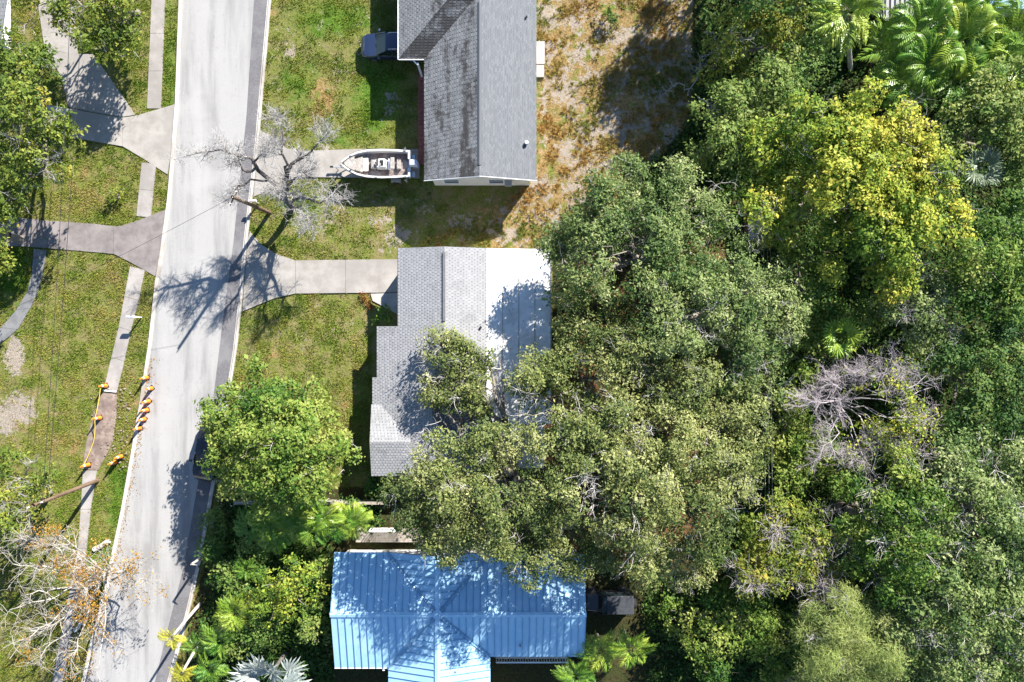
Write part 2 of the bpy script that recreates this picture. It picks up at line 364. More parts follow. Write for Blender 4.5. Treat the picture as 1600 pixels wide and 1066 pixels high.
gz = (vnoise(PQ, .35) - .5) * .06 + (vnoise(PQ, 1.7, 9) - .5) * .05 * (1 - woods) - .035
hard = np.zeros(GX.shape, bool)
rp = ROAD_L + ROAD_R[::-1]
idx = np.arange(GX.size).reshape(GX.shape)
F = np.stack([idx[:-1, :-1], idx[:-1, 1:], idx[1:, 1:], idx[1:, :-1]], -1).reshape(-1, 4)
gm = npmesh('ground', np.stack([GX, GY, gz], -1).reshape(-1, 3), F, dict(sand=sand, dry=dry, lush=lush, woods=woods, oakfloor=oakfl))
gm.polygons.foreach_set('use_smooth', [True] * len(gm.polygons))
def ground_mat():
    t = NT('lawn_sand_and_litter'); n1 = t.noise(1.1, 6, .65); n2 = t.noise(5, 5, .7); n3 = t.noise(16, 3, .7); n0 = t.noise(.3, 4, .6)
    sa, dr, lu, wo = (t.attr(k) for k in ('sand', 'dry', 'lush', 'woods'))
    g = t.mix(t.step(n2, .3, .7), (.115, .145, .024), (.215, .23, .055))
    g = t.mix(t.math('MULTIPLY', t.step(n1, .40, .62), .75), g, (.26, .205, .10))
    gl = t.mix(t.step(n2, .3, .7), (.06, .14, .014), (.13, .215, .026))
    g = t.mix(t.step(t.math('ADD', lu, t.math('MULTIPLY', t.math('SUBTRACT', n1, .5), 2.0)), .25, .75), g, gl)
    d = t.mix(t.step(n2, .3, .7), (.21, .135, .045), (.40, .275, .125))
    g = t.mix(t.step(t.math('ADD', dr, t.math('MULTIPLY', t.math('SUBTRACT', n1, .5), 2.4)), .45, .75), g, d)
    s = t.mix(n2, (.27, .215, .165), (.46, .395, .33))
    q = t.math('ADD', t.math('MULTIPLY', t.math('SUBTRACT', t.noise(.45, 3, .5), .5), 1.9), t.math('MULTIPLY', t.math('SUBTRACT', t.noise(2.6, 5, .7), .5), 1.9))
    g = t.mix(t.step(t.math('ADD', sa, q), .5, .7), g, s)
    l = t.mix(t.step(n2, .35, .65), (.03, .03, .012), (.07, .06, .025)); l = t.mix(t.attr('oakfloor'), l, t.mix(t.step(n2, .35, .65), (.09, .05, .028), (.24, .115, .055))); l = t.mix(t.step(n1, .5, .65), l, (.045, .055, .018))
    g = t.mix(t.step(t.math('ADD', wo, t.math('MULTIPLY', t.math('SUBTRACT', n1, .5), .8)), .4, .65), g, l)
    g = t.mix(t.math('MULTIPLY', t.step(n3, .48, .68), .6), g, (.035, .045, .012))
    t.bump(t.math('ADD', n3, n2), .9, .10)
    return t.fin(g, .95, .1)
link('ground', gm, ground_mat(), kind='structure')

def strip(name, A, B, z0, z1, mat, parent=None, kind=True):
    """solid ribbon between two pixel polylines that share their y values"""
    mb = MB(); a = [P(*p) for p in A]; b = [P(*p) for p in B]; n = len(a)
    vs = [(p.x, p.y, z1) for p in a] + [(p.x, p.y, z1) for p in b] + [(p.x, p.y, z0) for p in a] + [(p.x, p.y, z0) for p in b]
    fs = []
    for i in range(n - 1):
        fs += [(i, n + i, n + i + 1, i + 1), (2 * n + i, i, i + 1, 2 * n + i + 1), (n + i, 3 * n + i, 3 * n + i + 1, n + i + 1)]
    fs += [(0, 2 * n, 3 * n, n), (n - 1, 2 * n - 1, 4 * n - 1, 3 * n - 1)]
    mb.add(vs, fs); o = obj(name, mb, mat, parent)
    if kind and parent is None: o['kind'] = 'structure'
    return o
ys = sorted(set([p[1] for p in ROAD_L] + [p[1] for p in ROAD_R] + [p[1] for p in ASPH] + list(range(0, 1067, 60))))
L = [(xat(ROAD_L, y), y) for y in ys]; Rr = [(xat(ROAD_R, y), y) for y in ys]; As = [(xat(ASPH, y), y) for y in ys]
sh = lambda a, d: [(x + d, y) for x, y in a]
strip('road', sh(L, 5.5), As, -.2, .03, M['road'])
strip('asphalt_gutter', As, sh(Rr, -6), -.2, .026, M['asphalt'])
strip('kerb', L, sh(L, 5.5), -.2, .11, M['kerb'])
strip('kerb', sh(Rr, -3.2), Rr, -.2, .13, M['kerb'])
strip('kerb_gutter', sh(Rr, -6), sh(Rr, -3.2), -.2, .045, M['kerb'])

def slabs(name, polys, mat, z=.05, part='slab', gap=.012):
    """a paved area whose slabs are parts, with open joints between them"""
    base = MB(); root = thing_struct(name)
    for poly in polys:
        pts = [P(*p) for p in poly]; c = sum(pts, Vector()) / len(pts)
        q = [p + (c - p).normalized() * gap for p in pts]
        mb = MB().prism([(p.x, p.y) for p in q], -.12, z + random.uniform(-.006, .006)); obj(part, mb, mat, root)
    return root
def thing_struct(name):
    o = bpy.data.objects.new(name, None); COL.objects.link(o); o['kind'] = 'structure'; return o
SW_L = [(240, -300), (237, 0), (230, 168), (222, 250), (213, 342), (204, 412), (186, 510), (163, 606)]
SW_R = [(262, -300), (258, 0), (252, 168), (243, 268), (236, 335), (225, 432), (205, 510), (183, 612)]
def sw_slabs(y0, y1, step, L=SW_L, Rg=SW_R, sk=0):
    out = []; n = max(1, round((y1 - y0) / step)); e = [y0 + (y1 - y0) * i / n for i in range(n + 1)]
    for a, b in zip(e, e[1:]): out.append([(xat(L, a), a), (xat(Rg, a), a + sk), (xat(Rg, b), b + sk), (xat(L, b), b)])
    return out
pol = sw_slabs(-300, 170, 58) + sw_slabs(254, 338, 42, sk=2) + sw_slabs(416, 606, 48, sk=6)
pol[-1] = pol[-1][:2] + [(183, 613), (163, 606)]
L2 = [(130, 733), (127, 786), (122, 857), (60, 1180)]; R2 = [(152, 733), (143, 786), (136, 857), (78, 1180)]
pol += sw_slabs(735, 1100, 60, L2, R2)
slabs('sidewalk', pol, M['walk'], .045)
slabs('driveway', [[(55, -80), (104, -80), (118, 40), (122, 88), (70, 75), (60, 10)], [(70, 75), (108, 84), (108, 168), (95, 118)], [(108, 84), (146, 85), (165, 112), (137, 113), (137, 174), (108, 168)],
                   [(137, 113), (165, 112), (205, 170), (211, 180), (192, 183), (165, 179), (137, 174)],
                   [(108, 169), (137, 175), (165, 180), (192, 184), (192, 229), (104, 214)], [(192, 184), (212, 181), (240, 173), (274, 163), (268, 240), (262, 273), (245, 262), (222, 247), (192, 229)]], M['concrete'], .05)
slabs('concrete_pad', [[(62, 162), (108, 170), (104, 213), (72, 190)]], M['concrete_pale'], .055)
slabs('driveway', [[(-80, 332), (30, 340), (30, 385), (-80, 384)], [(30, 340), (75, 345), (75, 388), (30, 385)], [(75, 345), (150, 350), (178, 354), (178, 397), (75, 388)],
                   [(178, 354), (190, 353), (215, 345), (261, 327), (250, 400), (243, 432), (200, 408), (178, 397)]], M['concrete_old'], .05)
slabs('garden_path', [[(53, 389), (73, 391), (67, 428), (50, 428)], [(50, 428), (67, 428), (60, 455), (43, 456)], [(43, 456), (60, 455), (48, 482), (26, 484)], [(26, 484), (48, 482), (28, 515), (2, 512)], [(2, 512), (28, 515), (0, 538), (-60, 560), (-60, 540)]], M['path_grey'], .05)
slabs('driveway', [[(407, 204), (425, 213), (448, 232), (474, 236), (474, 277), (440, 284), (415, 300), (396, 308), (403, 240)], [(474, 236), (560, 233), (560, 278), (474, 277)], [(560, 233), (656, 233), (656, 279), (560, 278)]], M['concrete'], .05)
slabs('driveway', [[(391, 362), (405, 380), (432, 397), (462, 407), (462, 459), (430, 466), (400, 478), (379, 487), (387, 374)], [(462, 407), (540, 406), (540, 458), (462, 459)], [(540, 406), (640, 405), (640, 457), (540, 458)]], M['concrete'], .05)
slabs('entry_path', [[(579, 459), (625, 458), (625, 494), (608, 484), (582, 470)]], M['concrete_pale'], .05)
slabs('concrete_step', [[(838, 66), (851, 66), (851, 102), (838, 102)], [(838, 103), (850, 103), (850, 122), (838, 122)]], M['concrete_pale'], .22)
# trench where the sidewalk was dug out
tm = MB(); tp = [(160, 612), (183, 616), (182, 650), (176, 690), (166, 712), (153, 735), (129, 733), (135, 690), (147, 645)]
c = P(157, 672); ring = [P(*p) for p in tp]
rng = np.random.default_rng(5)
vs = [(p.x, p.y, .015) for p in ring] + [(c.x + (p.x - c.x) * .75, c.y + (p.y - c.y) * .75, .05 + rng.uniform(-.02, .05)) for p in ring] + [(c.x, c.y, .05)]
n = len(ring)
tm.add(vs, [(i, (i + 1) % n, n + (i + 1) % n, n + i) for i in range(n)] + [(n + i, n + (i + 1) % n, 2 * n) for i in range(n)])
obj('dug_dirt', tm, M['dirt'], kind='structure', smooth=True)
rub = MB()
for i in range(150):
    if i < 90: p = P(rng.normal(190, 13), rng.uniform(605, 735)); p = P(rng.normal(208 - (p.y + 8) * -2.4 * 0 - 18, 12), 533 - p.y * 20)
    else: p = P(rng.uniform(142, 178), rng.uniform(620, 728))
    r = rng.uniform(.03, .11)
    rub.loft([[(p.x + q * math.cos(a + r * 40) * rng.uniform(.7, 1.2), p.y + q * math.sin(a + r * 40), z) for a in (0, 1.3, 2.6, 3.9, 5.2)] for q, z in ((r, .0), (r * .6, r * .9))])
obj('dirt_clods', rub, M['dirt'], kind='stuff')

# ------------------------------------------------------------------ houses
def facet_frame(poly):
    n = pnormal(poly)
    if n.z < 0: n = -n
    u = Vector((n.y, -n.x, 0)).normalized(); v = n.cross(u).normalized()
    if v.z < 0: v = -v; u = -u
    o = min(poly, key=lambda p: p.z)
    return o, u, v, n
def clip(poly, a, b, c):       # keep a*x + b*y <= c
    out = []
    for i in range(len(poly)):
        p, q = poly[i], poly[(i + 1) % len(poly)]; dp = a * p[0] + b * p[1] - c; dq = a * q[0] + b * q[1] - c
        if dp <= 0: out.append(p)
        if dp * dq < 0: t = dp / (dp - dq); out.append((p[0] + (q[0] - p[0]) * t, p[1] + (q[1] - p[1]) * t))
    return out
def cliprect(poly, x0, x1, y0, y1):
    for a, b, c in ((-1, 0, -x0), (1, 0, x1), (0, -1, -y0), (0, 1, y1)):
        poly = clip(poly, a, b, c)
        if len(poly) < 3: return []
    return poly
def shingle_facet(poly, V, Fc, T, expo=.2, wid=.3, gap=.05, rise=.022):
    o, u, v, n = facet_frame(poly); q = [((p - o).dot(u), (p - o).dot(v)) for p in poly]
    v0, v1 = min(p[1] for p in q), max(p[1] for p in q); k = 0; y = v0
    W = lambda x, y, h: tuple(o + u * x + v * y + n * h)
    def put(pl, y0, y1, h0, h1, t):
        hh = [h0 + (h1 - h0) * (p[1] - y0) / (y1 - y0) for p in pl]
        b = len(V); V.extend(W(p[0], p[1], h) for p, h in zip(pl, hh)); Fc.append(tuple(range(b, b + len(pl)))); T.extend([t] * len(pl))
        lo = [i for i in range(len(pl)) if pl[i][1] < y0 + 1e-4]
        if len(lo) == 2:
            b2 = len(V); a, c_ = pl[lo[0]], pl[lo[1]]; V.extend([W(*a, h0), W(*c_, h0), W(*c_, -.01), W(*a, -.01)]); Fc.append((b2, b2 + 1, b2 + 2, b2 + 3)); T.extend([t * .5] * 4)
    while y < v1:
        row = clip(clip(q, 0, -1, -y), 0, 1, y + expo)
        if len(row) >= 3:
            st = clip(row, 0, -1, -(y + expo * .5))
            if len(st) >= 3: put(st, y + expo * .5, y + expo, rise * .5, .004, .3 + random.random() * .3)
            x0, x1 = min(p[0] for p in row), max(p[0] for p in row); x = x0 - wid * (.5 * (k % 2) + random.uniform(0, .06))
            while x < x1:
                g = gap * random.uniform(.6, 1.4); pl = cliprect(q, x, x + wid - g, y, y + expo * .5)
                if pl: put(pl, y, y + expo * .5, rise * random.uniform(.8, 1.2), rise * .5, random.random())
                x += wid
        y += expo; k += 1
def roof_of(house, base, facets, deck, thick=.14, name='roof'):
    mb = MB()
    for f in facets: mb.slab([p - base for p in f], -thick, -.004)
    return obj(name, mb, deck, house)
def add_shingles(roof, base, facets, mat, **kw):
    V, Fc, T = [], [], []
    for f in facets: shingle_facet([p - base for p in f], V, Fc, T, **kw)
    me = bpy.data.meshes.new('shingles'); me.from_pydata(V, [], Fc); at = me.attributes.new('tint', 'FLOAT', 'POINT'); at.data.foreach_set('value', T)
    link('shingles', me, mat, roof, kind='stuff')
def V3(*a): return [Vector(p) for p in a]
def window_on(wall, x, y, z, wd, ht, axis, s):
    """window set in a wall: axis 'x' faces +-x, axis 'y' faces +-y"""
    f = MB(); g = MB(); d = .05 * s
    def bx(m, a0, a1, z0, z1, d0, d1):
        lo, hi = sorted((d0 * s, d1 * s))
        if axis == 'x': m.box(x + lo, x + hi, y + a0, y + a1, z0, z1)
        else: m.box(x + a0, x + a1, y + lo, y + hi, z0, z1)
    bx(f, -wd / 2, wd / 2, z, z + .07, -.02, .06); bx(f, -wd / 2, wd / 2, z + ht - .07, z + ht, -.02, .05)
    bx(f, -wd / 2, -wd / 2 + .07, z + .07, z + ht - .07, -.02, .05); bx(f, wd / 2 - .07, wd / 2, z + .07, z + ht - .07, -.02, .05)
    bx(f, -wd / 2 + .07, wd / 2 - .07, z + ht / 2 - .03, z + ht / 2 + .03, -.02, .045)
    bx(g, -wd / 2 + .07, wd / 2 - .07, z + .07, z + ht - .07, -.02, .015)
    o = obj('window', f, M['white_paint'], wall); obj('pane', g, M['glass'], o)
def pipe_vent(house, x, y, z, mat, r=.07, h=.35):
    obj('roof_vent', MB().cyl(x, y, z - .1, z + h * .6, r, r, 10).cyl(x, y, z + h * .6, z + h, r * 1.6, r * 1.2, 10), mat, house)

# house 1: weathered grey shingles
b1 = Vector((-2.35, 20, 0)); h1 = thing('house', 'long grey shingle house with black stained west slope at the top of the photo', 'house', b1)
F1L = V3((-6.51, 11.92, 3), (-2.35, 11.92, 4.6), (-2.35, 25.11, 4.6), (-6.51, 20.95, 3))
F1R = V3((1.805, 11.92, 3), (1.805, 34, 3), (-2.35, 34, 4.6), (-2.35, 11.92, 4.6))
F1S = V3((-8.41, 20.95, 3), (-6.51, 20.95, 3), (-2.35, 25.11, 4.6), (-2.35, 27.01, 5.33))
F1W = V3((-8.41, 20.95, 3), (-2.35, 27.01, 5.33), (-2.35, 34, 5.33), (-8.41, 34, 3))
F1E = V3((-2.35, 25.11, 4.6), (-.45, 27.01, 4.6), (-.45, 34, 4.6), (-2.35, 34, 5.33), (-2.35, 27.01, 5.33))
r1 = roof_of(h1, b1, [F1L, F1R, F1S, F1W], M['roof_deck']); F1E_mb = MB().add([p - b1 for p in F1E], [(0, 1, 4), (1, 2, 3, 4)])
obj('back_slope', F1E_mb, M['roof_deck'], r1)
add_shingles(r1, b1, [F1L, F1W], M['shingle_old'], expo=.19, wid=.3, gap=.05)
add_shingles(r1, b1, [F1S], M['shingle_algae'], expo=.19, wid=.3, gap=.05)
add_shingles(r1, b1, [F1R], M['shingle_grey'], expo=.15, wid=.3, gap=.012, rise=.010)
lb = lambda p, b: (p[0] - b.x, p[1] - b.y, p[2] - b.z)
wl1 = MB().box(-6.0 + 2.35, 1.35 + 2.35, 12.15 - 20, 33.5 - 20, 0, 2.86)
wl1.add([(-6.0 + 2.35, -7.85, 2.86), (1.35 + 2.35, -7.85, 2.86), (0, -7.85, 4.35)], [(0, 1, 2)])
wall1 = obj('wall', wl1, M['stucco'], h1)
for y in (14.5, 17.5): window_on(wall1, -6.0 + 2.35, y - 20, 1.0, 1.3, 1.2, 'x', -1)
for x in (-4.6, -1.2): window_on(wall1, x + 2.35, -7.85, 1.0, 1.2, 1.2, 'y', -1)
for y in (15, 19, 23.5): window_on(wall1, 3.7, y - 20, 1.0, 1.3, 1.2, 'x', 1)
dr = obj('door', MB().box(-3.71, -3.65, -.3, .65, .05, 2.1), M['white_paint'], wall1); obj('handle', MB().box(-3.75, -3.71, .5, .55, 1, 1.05), M['stainless'], dr)
obj('ridge_vent', MB().add([(-.17, -7.3, 4.56), (.17, -7.3, 4.56), (0, -7.3, 4.68), (-.17, 4.4, 4.56), (.17, 4.4, 4.56), (0, 4.4, 4.68)], [(0, 1, 2), (5, 4, 3), (1, 4, 5, 2), (0, 2, 5, 3)]), M['shingle_grey'], h1)
obj('rake_board', MB().add([(-4.2, -8.12, 2.86), (0, -8.12, 4.46), (4.2, -8.12, 2.86), (-4.2, -8.12, 3.0), (0, -8.12, 4.6), (4.2, -8.12, 3.0), (-4.2, -8.08, 2.86), (0, -8.08, 4.46), (4.2, -8.08, 2.86), (-4.2, -8.08, 3.0), (0, -8.08, 4.6), (4.2, -8.08, 3.0)],
    [(0, 1, 4, 3), (1, 2, 5, 4), (3, 4, 10, 9), (4, 5, 11, 10)]), M['white_paint'], h1)
obj('gutter', MB().box(-6.14, -6.06, .9, 14, 2.86, 3.0).box(-6.06, -4.16, .87, .95, 2.86, 3.0), M['white_paint'], h1)
obj('downspout', MB().box(-4.75, -4.6, .6, .72, .05, 2.8).tube([(-5.0, .9, 2.9), (-4.85, .75, 2.75), (-4.68, .66, 2.6)], .06), M['white_paint'], h1)
for y in (22.3, 27): obj('carport_post', MB().box(-8.1 + 2.35, -7.95 + 2.35, y - 20, y - 19.85, 0, 2.95), M['white_paint'], h1)
pipe_vent(h1, .97 + 2.35 - 1.23 - 1.05 + 0 + 0, 14.55 - 20, 3.0 + .385 * .8, M['white_paint'], .09, .4)
pipe_vent(h1, 3.42, 23.9 - 20, 3.2, M['black'], .05, .3); pipe_vent(h1, 3.42, 14.6 - 20, 3.2, M['white_paint'], .1, .45)
ac = tag(obj('window_air_conditioner', MB().box(-.55, -.02, 11.75, 12.15, 1.5, 2.0), M['metal_grey'], bevel=.03), 'grey box air conditioner sticking out of the stained shingle house gable wall', 'air conditioner')
# red brick walk beside house 1
bw = thing_struct('brick_walk'); bm0 = None
k = 0
for i in range(26):
    for j in range(2):
        x = -7.3 + .1 + j * .31; y = 13.9 + i * .285
        o = obj('brick', MB().box(x - .15, x + .15, y - .135, y + .135, -.05, .05 + random.uniform(0, .012)), M['brick_red'], bw)

# house 2: pale shingles and a white flat roof
b2 = Vector((-5, -1, 0)); h2 = thing('house', 'pale grey shingle house with a white flat rear roof in the middle', 'house', b2)
F2 = [V3((-8.41, 6.85, 3.3), (-8.41, 1.09, 3.3), (-4.915, 1.09, 4.35), (-4.915, 6.85, 4.35)), V3((-4.915, 6.85, 4.35), (-4.915, -.5, 4.35), (-1.89, -.5, 3.35), (-1.89, 6.85, 3.35)),
      V3((-10.06, 1.09, 2.8), (-10.06, -2.72, 2.8), (-5.72, -2.72, 4.1), (-4.915, -.5, 4.35), (-4.915, 1.09, 4.35)), V3((-4.915, -.5, 4.35), (-5.72, -2.72, 4.1), (-1.89, -2.72, 3.05), (-1.89, -.5, 3.35)),
      V3((-10.41, -2.72, 2.7), (-10.41, -4.82, 2.7), (-5.72, -4.82, 4.1), (-5.72, -2.72, 4.1)),
      V3((-9.65, -4.82, 2.93), (-7.3, -7.43, 3.63), (-5.72, -5.74, 4.1), (-5.72, -4.82, 4.1)), V3((-10.45, -4.72, 2.9), (-9.5, -4.72, 2.9), (-7.3, -7.43, 3.63), (-10.45, -7.43, 3.63)),
      V3((-10.45, -7.43, 3.63), (-7.3, -7.43, 3.63), (-5.72, -5.74, 4.1), (-1.89, -10.03, 2.9), (-10.45, -10.03, 2.9)), V3((-5.72, -2.72, 4.1), (-5.72, -5.74, 4.1), (-1.89, -10.03, 2.9), (-1.89, -2.72, 3.05))]
r2 = roof_of(h2, b2, F2, M['roof_deck_pale']); add_shingles(r2, b2, F2, M['shingle_pale'], expo=.21, wid=.25, gap=.042, rise=.02)
fr = MB().slab([p - b2 for p in V3((-1.88, 6.85, 3.2), (2.85, 6.85, 2.8), (2.85, -6.2, 2.8), (-1.88, -6.2, 3.2))], -.14, 0)
obj('flat_roof', fr, M['flat_roof'], h2)
for sx in (-.7, .5, 1.7): obj('seam', MB().slab([Vector((sx + 5 + d, y, 3.2 - (sx + d + 1.88) * .0846)) for d, y in ((-.04, -5.2), (.04, -5.2), (.04, 7.8), (-.04, 7.8))], .0, .012), M['kerb'], h2)
obj('edge_trim', MB().box(2.86 + 5, 2.93 + 5, -5.2, 7.85, 2.64, 2.83), M['metal_grey'], h2)
rv = lambda x, z, y0, y1: MB().add([(x - .09, y0, z - .03), (x + .09, y0, z - .03), (x + .09, y0, z + .09), (x - .09, y0, z + .09), (x - .09, y1, z - .03), (x + .09, y1, z - .03), (x + .09, y1, z + .09), (x - .09, y1, z + .09)],
    [(0, 1, 2, 3), (7, 6, 5, 4), (3, 2, 6, 7), (1, 5, 6, 2), (0, 3, 7, 4)])
obj('ridge_vent', rv(-4.915 + 5, 4.35, 1.45 + 1, 6.45 + 1), M['roof_deck_pale'], h2); obj('ridge_vent', rv(-5.72 + 5, 4.1, -7.4 + 1 + 2, -2.6 + 1), M['roof_deck_pale'], h2)
w2 = MB().box(-8.0 + 5, 2.4 + 5, -9.5 + 1, 6.5 + 1, 0, 2.64).box(-9.9 + 5, -8.0 + 5, -9.5 + 1, .7 + 1, 0, 2.6)
wall2 = obj('wall', w2, M['stucco'], h2)
for y in (-1, -4, -7.4): window_on(wall2, -4.9, y + 1, .9, 1.4, 1.2, 'x', -1)
for x in (-6, -2, 1): window_on(wall2, x + 5, 7.5, .9, 1.3, 1.2, 'y', 1)
gd = obj('garage_door', MB().box(-3.06, -3.0, 4.15, 6.9, .05, 2.3), M['white_paint'], wall2)
for z in (.5, 1.0, 1.5, 2.0): obj('panel', MB().box(-3.085, -3.06, 4.2, 6.85, z - .42, z + .03), M['white_paint'], gd)
dd = obj('door', MB().box(-3.05, -3.0, 2.6, 3.55, .05, 2.1), M['wood_brown'], wall2); obj('handle', MB().box(-3.1, -3.05, 3.35, 3.4, 1, 1.08), M['stainless'], dd)
obj('fascia', MB().box(-8.46 + 5, -8.42 + 5, 1.1 + 1, 6.85 + 1, 3.12, 3.29), M['wood_brown'], h2)
pipe_vent(h2, -2.3 + 5, 2.0, 3.4, M['black'], .06, .3); pipe_vent(h2, -3.2 + 5, -3.2 + 1, 3.3, M['metal_grey'], .06, .3); pipe_vent(h2, -7.2 + 5, -3.6 + 1, 3.55, M['metal_grey'], .06, .3)

# house 3: blue standing seam metal
b3 = Vector((-5.41, -19.9, 0)); h3 = thing('house', 'cross shaped house with blue standing seam metal roof at the bottom', 'house', b3)
cz = 4.1
F3 = [V3((-13.2, -15.72, 2.8), (-9.3, -15.72, 2.8), (-5.41, -19.9, cz), (-13.2, -19.9, cz)), V3((-13.2, -19.9, cz), (-5.41, -19.9, cz), (-9.2, -24.3, 2.8), (-13.2, -24.3, 2.8)),
      V3((-1.6, -15.9, 2.8), (5.38, -15.9, 2.8), (5.38, -19.9, cz), (-5.41, -19.9, cz)), V3((-5.41, -19.9, cz), (5.38, -19.9, cz), (5.38, -23.5, 2.8), (-1.62, -23.5, 2.8)),
      V3((-9.3, -15.72, 2.8), (-5.41, -15.72, cz), (-5.41, -19.9, cz)), V3((-5.41, -15.72, cz), (-1.6, -15.72, 2.8), (-5.41, -19.9, cz)),
      V3((-9.2, -24.3, 2.8), (-5.41, -19.9, cz), (-5.41, -29, cz), (-9.2, -29, 2.8)), V3((-5.41, -19.9, cz), (-1.62, -23.5, 2.8), (-1.62, -29, 2.8), (-5.41, -29, cz))]
def metal_panels(roof, base, facets, mat, seam, wid=.52):
    for f in facets:
        o, u, v, n = facet_frame(f); q = [((p - o).dot(u), (p - o).dot(v)) for p in f]
        x0, x1 = min(p[0] for p in q), max(p[0] for p in q); k = max(1, round((x1 - x0) / wid)); wd = (x1 - x0) / k
        for i in range(k):
            a, b = x0 + i * wd, x0 + (i + 1) * wd; pl = clip(clip(q, -1, 0, -a), 1, 0, b)
            if len(pl) < 3: continue
            W = lambda x, y, h: o + u * x + v * y + n * h - base
            mb = MB(); mb.slab([W(p[0], p[1], 0) for p in pl], .0, .02)
            pan = obj('roof_panel', mb, mat, roof)
            e = sorted([p for p in pl if abs(p[0] - b) < 1e-3], key=lambda p: p[1])
            if len(e) >= 2 and e[-1][1] - e[0][1] > .15:
                y0, y1 = e[0][1], e[-1][1]; s = .028; m2 = MB()
                ring = lambda y: [tuple(W(b + dx, y, h)) for dx, h in ((-s, .018), (s, .018), (s * .7, .085), (-s * .7, .085))]
                m2.loft([ring(y0), ring(y1)]); SEAMS.append(m2)
SEAMS = []
r3 = roof_of(h3, b3, F3, M['roof_deck'], .14); metal_panels(r3, b3, F3, M['blue_metal'], M['blue_seam'])
for m2 in SEAMS: obj('seam', m2, M['blue_seam'], r3)
def capstrip(a, b, wd, base, h=.05, drop=.05):
    a = Vector(a) - base; b = Vector(b) - base; d = (b - a).normalized(); s = d.cross(Vector((0, 0, 1))).normalized() * wd; z = Vector((0, 0, h))
    dr = Vector((0, 0, drop))
    return MB().add([a - s + z - dr, a + z + dr * .3, a + s + z - dr, b - s + z - dr, b + z + dr * .3, b + s + z - dr], [(0, 3, 4, 1), (1, 4, 5, 2)])
for a, b in (((-13.25, -19.9, cz), (-5.8, -19.9, cz)), ((-5.0, -19.9, cz), (5.42, -19.9, cz)), ((-5.41, -15.7, cz), (-5.41, -19.5, cz)), ((-5.41, -20.3, cz), (-5.41, -29, cz))):
    obj('ridge_cap', capstrip(a, b, .2, b3, .09), M['blue_metal'], r3)
obj('ridge_cap', MB().add([tuple(Vector(p) - b3) for p in ((-5.9, -19.9, 4.2), (-5.41, -20.4, 4.2), (-4.9, -19.9, 4.2), (-5.41, -19.4, 4.2), (-5.41, -19.9, 4.25))], [(0, 1, 4), (1, 2, 4), (2, 3, 4), (3, 0, 4)]), M['blue_metal'], r3)
for a, b in (((-9.3, -15.72, 2.8), (-5.41, -19.9, cz)), ((-1.6, -15.72, 2.8), (-5.41, -19.9, cz)), ((-9.2, -24.3, 2.8), (-5.41, -19.9, cz)), ((-1.62, -23.5, 2.8), (-5.41, -19.9, cz))):
    obj('valley_flashing', capstrip(a, b, .09, b3, .085, -.04), M['blue_seam'], r3)
w3 = MB().box(-12.8, 5.0, -23.1, -16.3, 0, 2.64); w3.v = [(x - b3.x, y - b3.y, z) for x, y, z in w3.v]
w3b = MB().box(-8.8, -2.0, -28.6, -23.1, 0, 2.64); w3.add([(x - b3.x, y - b3.y, z) for x, y, z in w3b.v], w3b.f)
wall3 = obj('wall', w3, M['stucco'], h3)
for y in (-18, -21.5): window_on(wall3, -12.8 - b3.x, y - b3.y, .9, 1.3, 1.2, 'x', -1)
for x in (0, 3): window_on(wall3, x - b3.x, -23.1 - b3.y, .9, 1.3, 1.2, 'y', -1)
for x in (-11, 2): window_on(wall3, x - b3.x, -16.3 - b3.y, .9, 1.3, 1.2, 'y', 1)
obj('gutter', MB().box(-7.8, -3.8, -4.5, -4.42, 2.66, 2.8), M['white_paint'], h3); obj('downspout', MB().box(-4.25, -4.1, -4.7, -4.58, .05, 2.7), M['white_paint'], h3)
pipe_vent(h3, -1.2, 2.2, 3.3, M['metal_grey'], .07, .3); pipe_vent(h3, -1.5, 2.8, 3.15, M['metal_grey'], .05, .25); pipe_vent(h3, 6.0, -2.6, 3.15, M['metal_grey'], .06, .3); pipe_vent(h3, 4.2, 2.2, 3.35, M['metal_grey'], .06, .3)
# decks with railings
def deck(name, label, x0, x1, y0, y1, z, rails, mat, n):
    t = thing(name, label, 'deck', ((x0 + x1) / 2, (y0 + y1) / 2, 0)); cx, cy = (x0 + x1) / 2, (y0 + y1) / 2
    k = max(2, int((y1 - y0) / .16)); wd = (y1 - y0) / k
    for i in range(k): obj('plank', MB().box(x0 - cx, x1 - cx, y0 - cy + i * wd + .008, y0 - cy + (i + 1) * wd - .008, z - .04, z + random.uniform(0, .006)), mat, t)
    obj('beam', MB().box(x0 - cx + .1, x1 - cx - .1, y0 - cy + .1, y1 - cy - .1, 0, z - .05), M['wood_brown'], t)
    for xa, xb, y in rails:
        obj('top_rail', MB().box(xa - cx, xb - cx, y - cy - .05, y - cy + .05, z + .95, z + 1.0), M['white_paint'], t)
        obj('bottom_rail', MB().box(xa - cx, xb - cx, y - cy - .04, y - cy + .04, z + .1, z + .14), M['white_paint'], t)
        m = int((xb - xa) / .2)
        for i in range(m + 1):
            x = xa + (xb - xa) * i / m - cx; obj('baluster', MB().box(x - .03, x + .03, y - cy - .03, y - cy + .03, z + .14, z + .95), M['white_paint'], t)
    return t
deck('deck', 'pale wooden deck with white railing behind the north side of the blue roof', -12.1, -6.8, -15.6, -14.45, .5, [(-10.9, -8.6, -14.5)], M['wood'], 8)
deck('deck', 'narrow porch with a white baluster railing under the south eave of the blue roof', -1.3, 4.4, -24.6, -23.3, .5, [(-1.2, 4.3, -24.5)], M['wood'], 8)

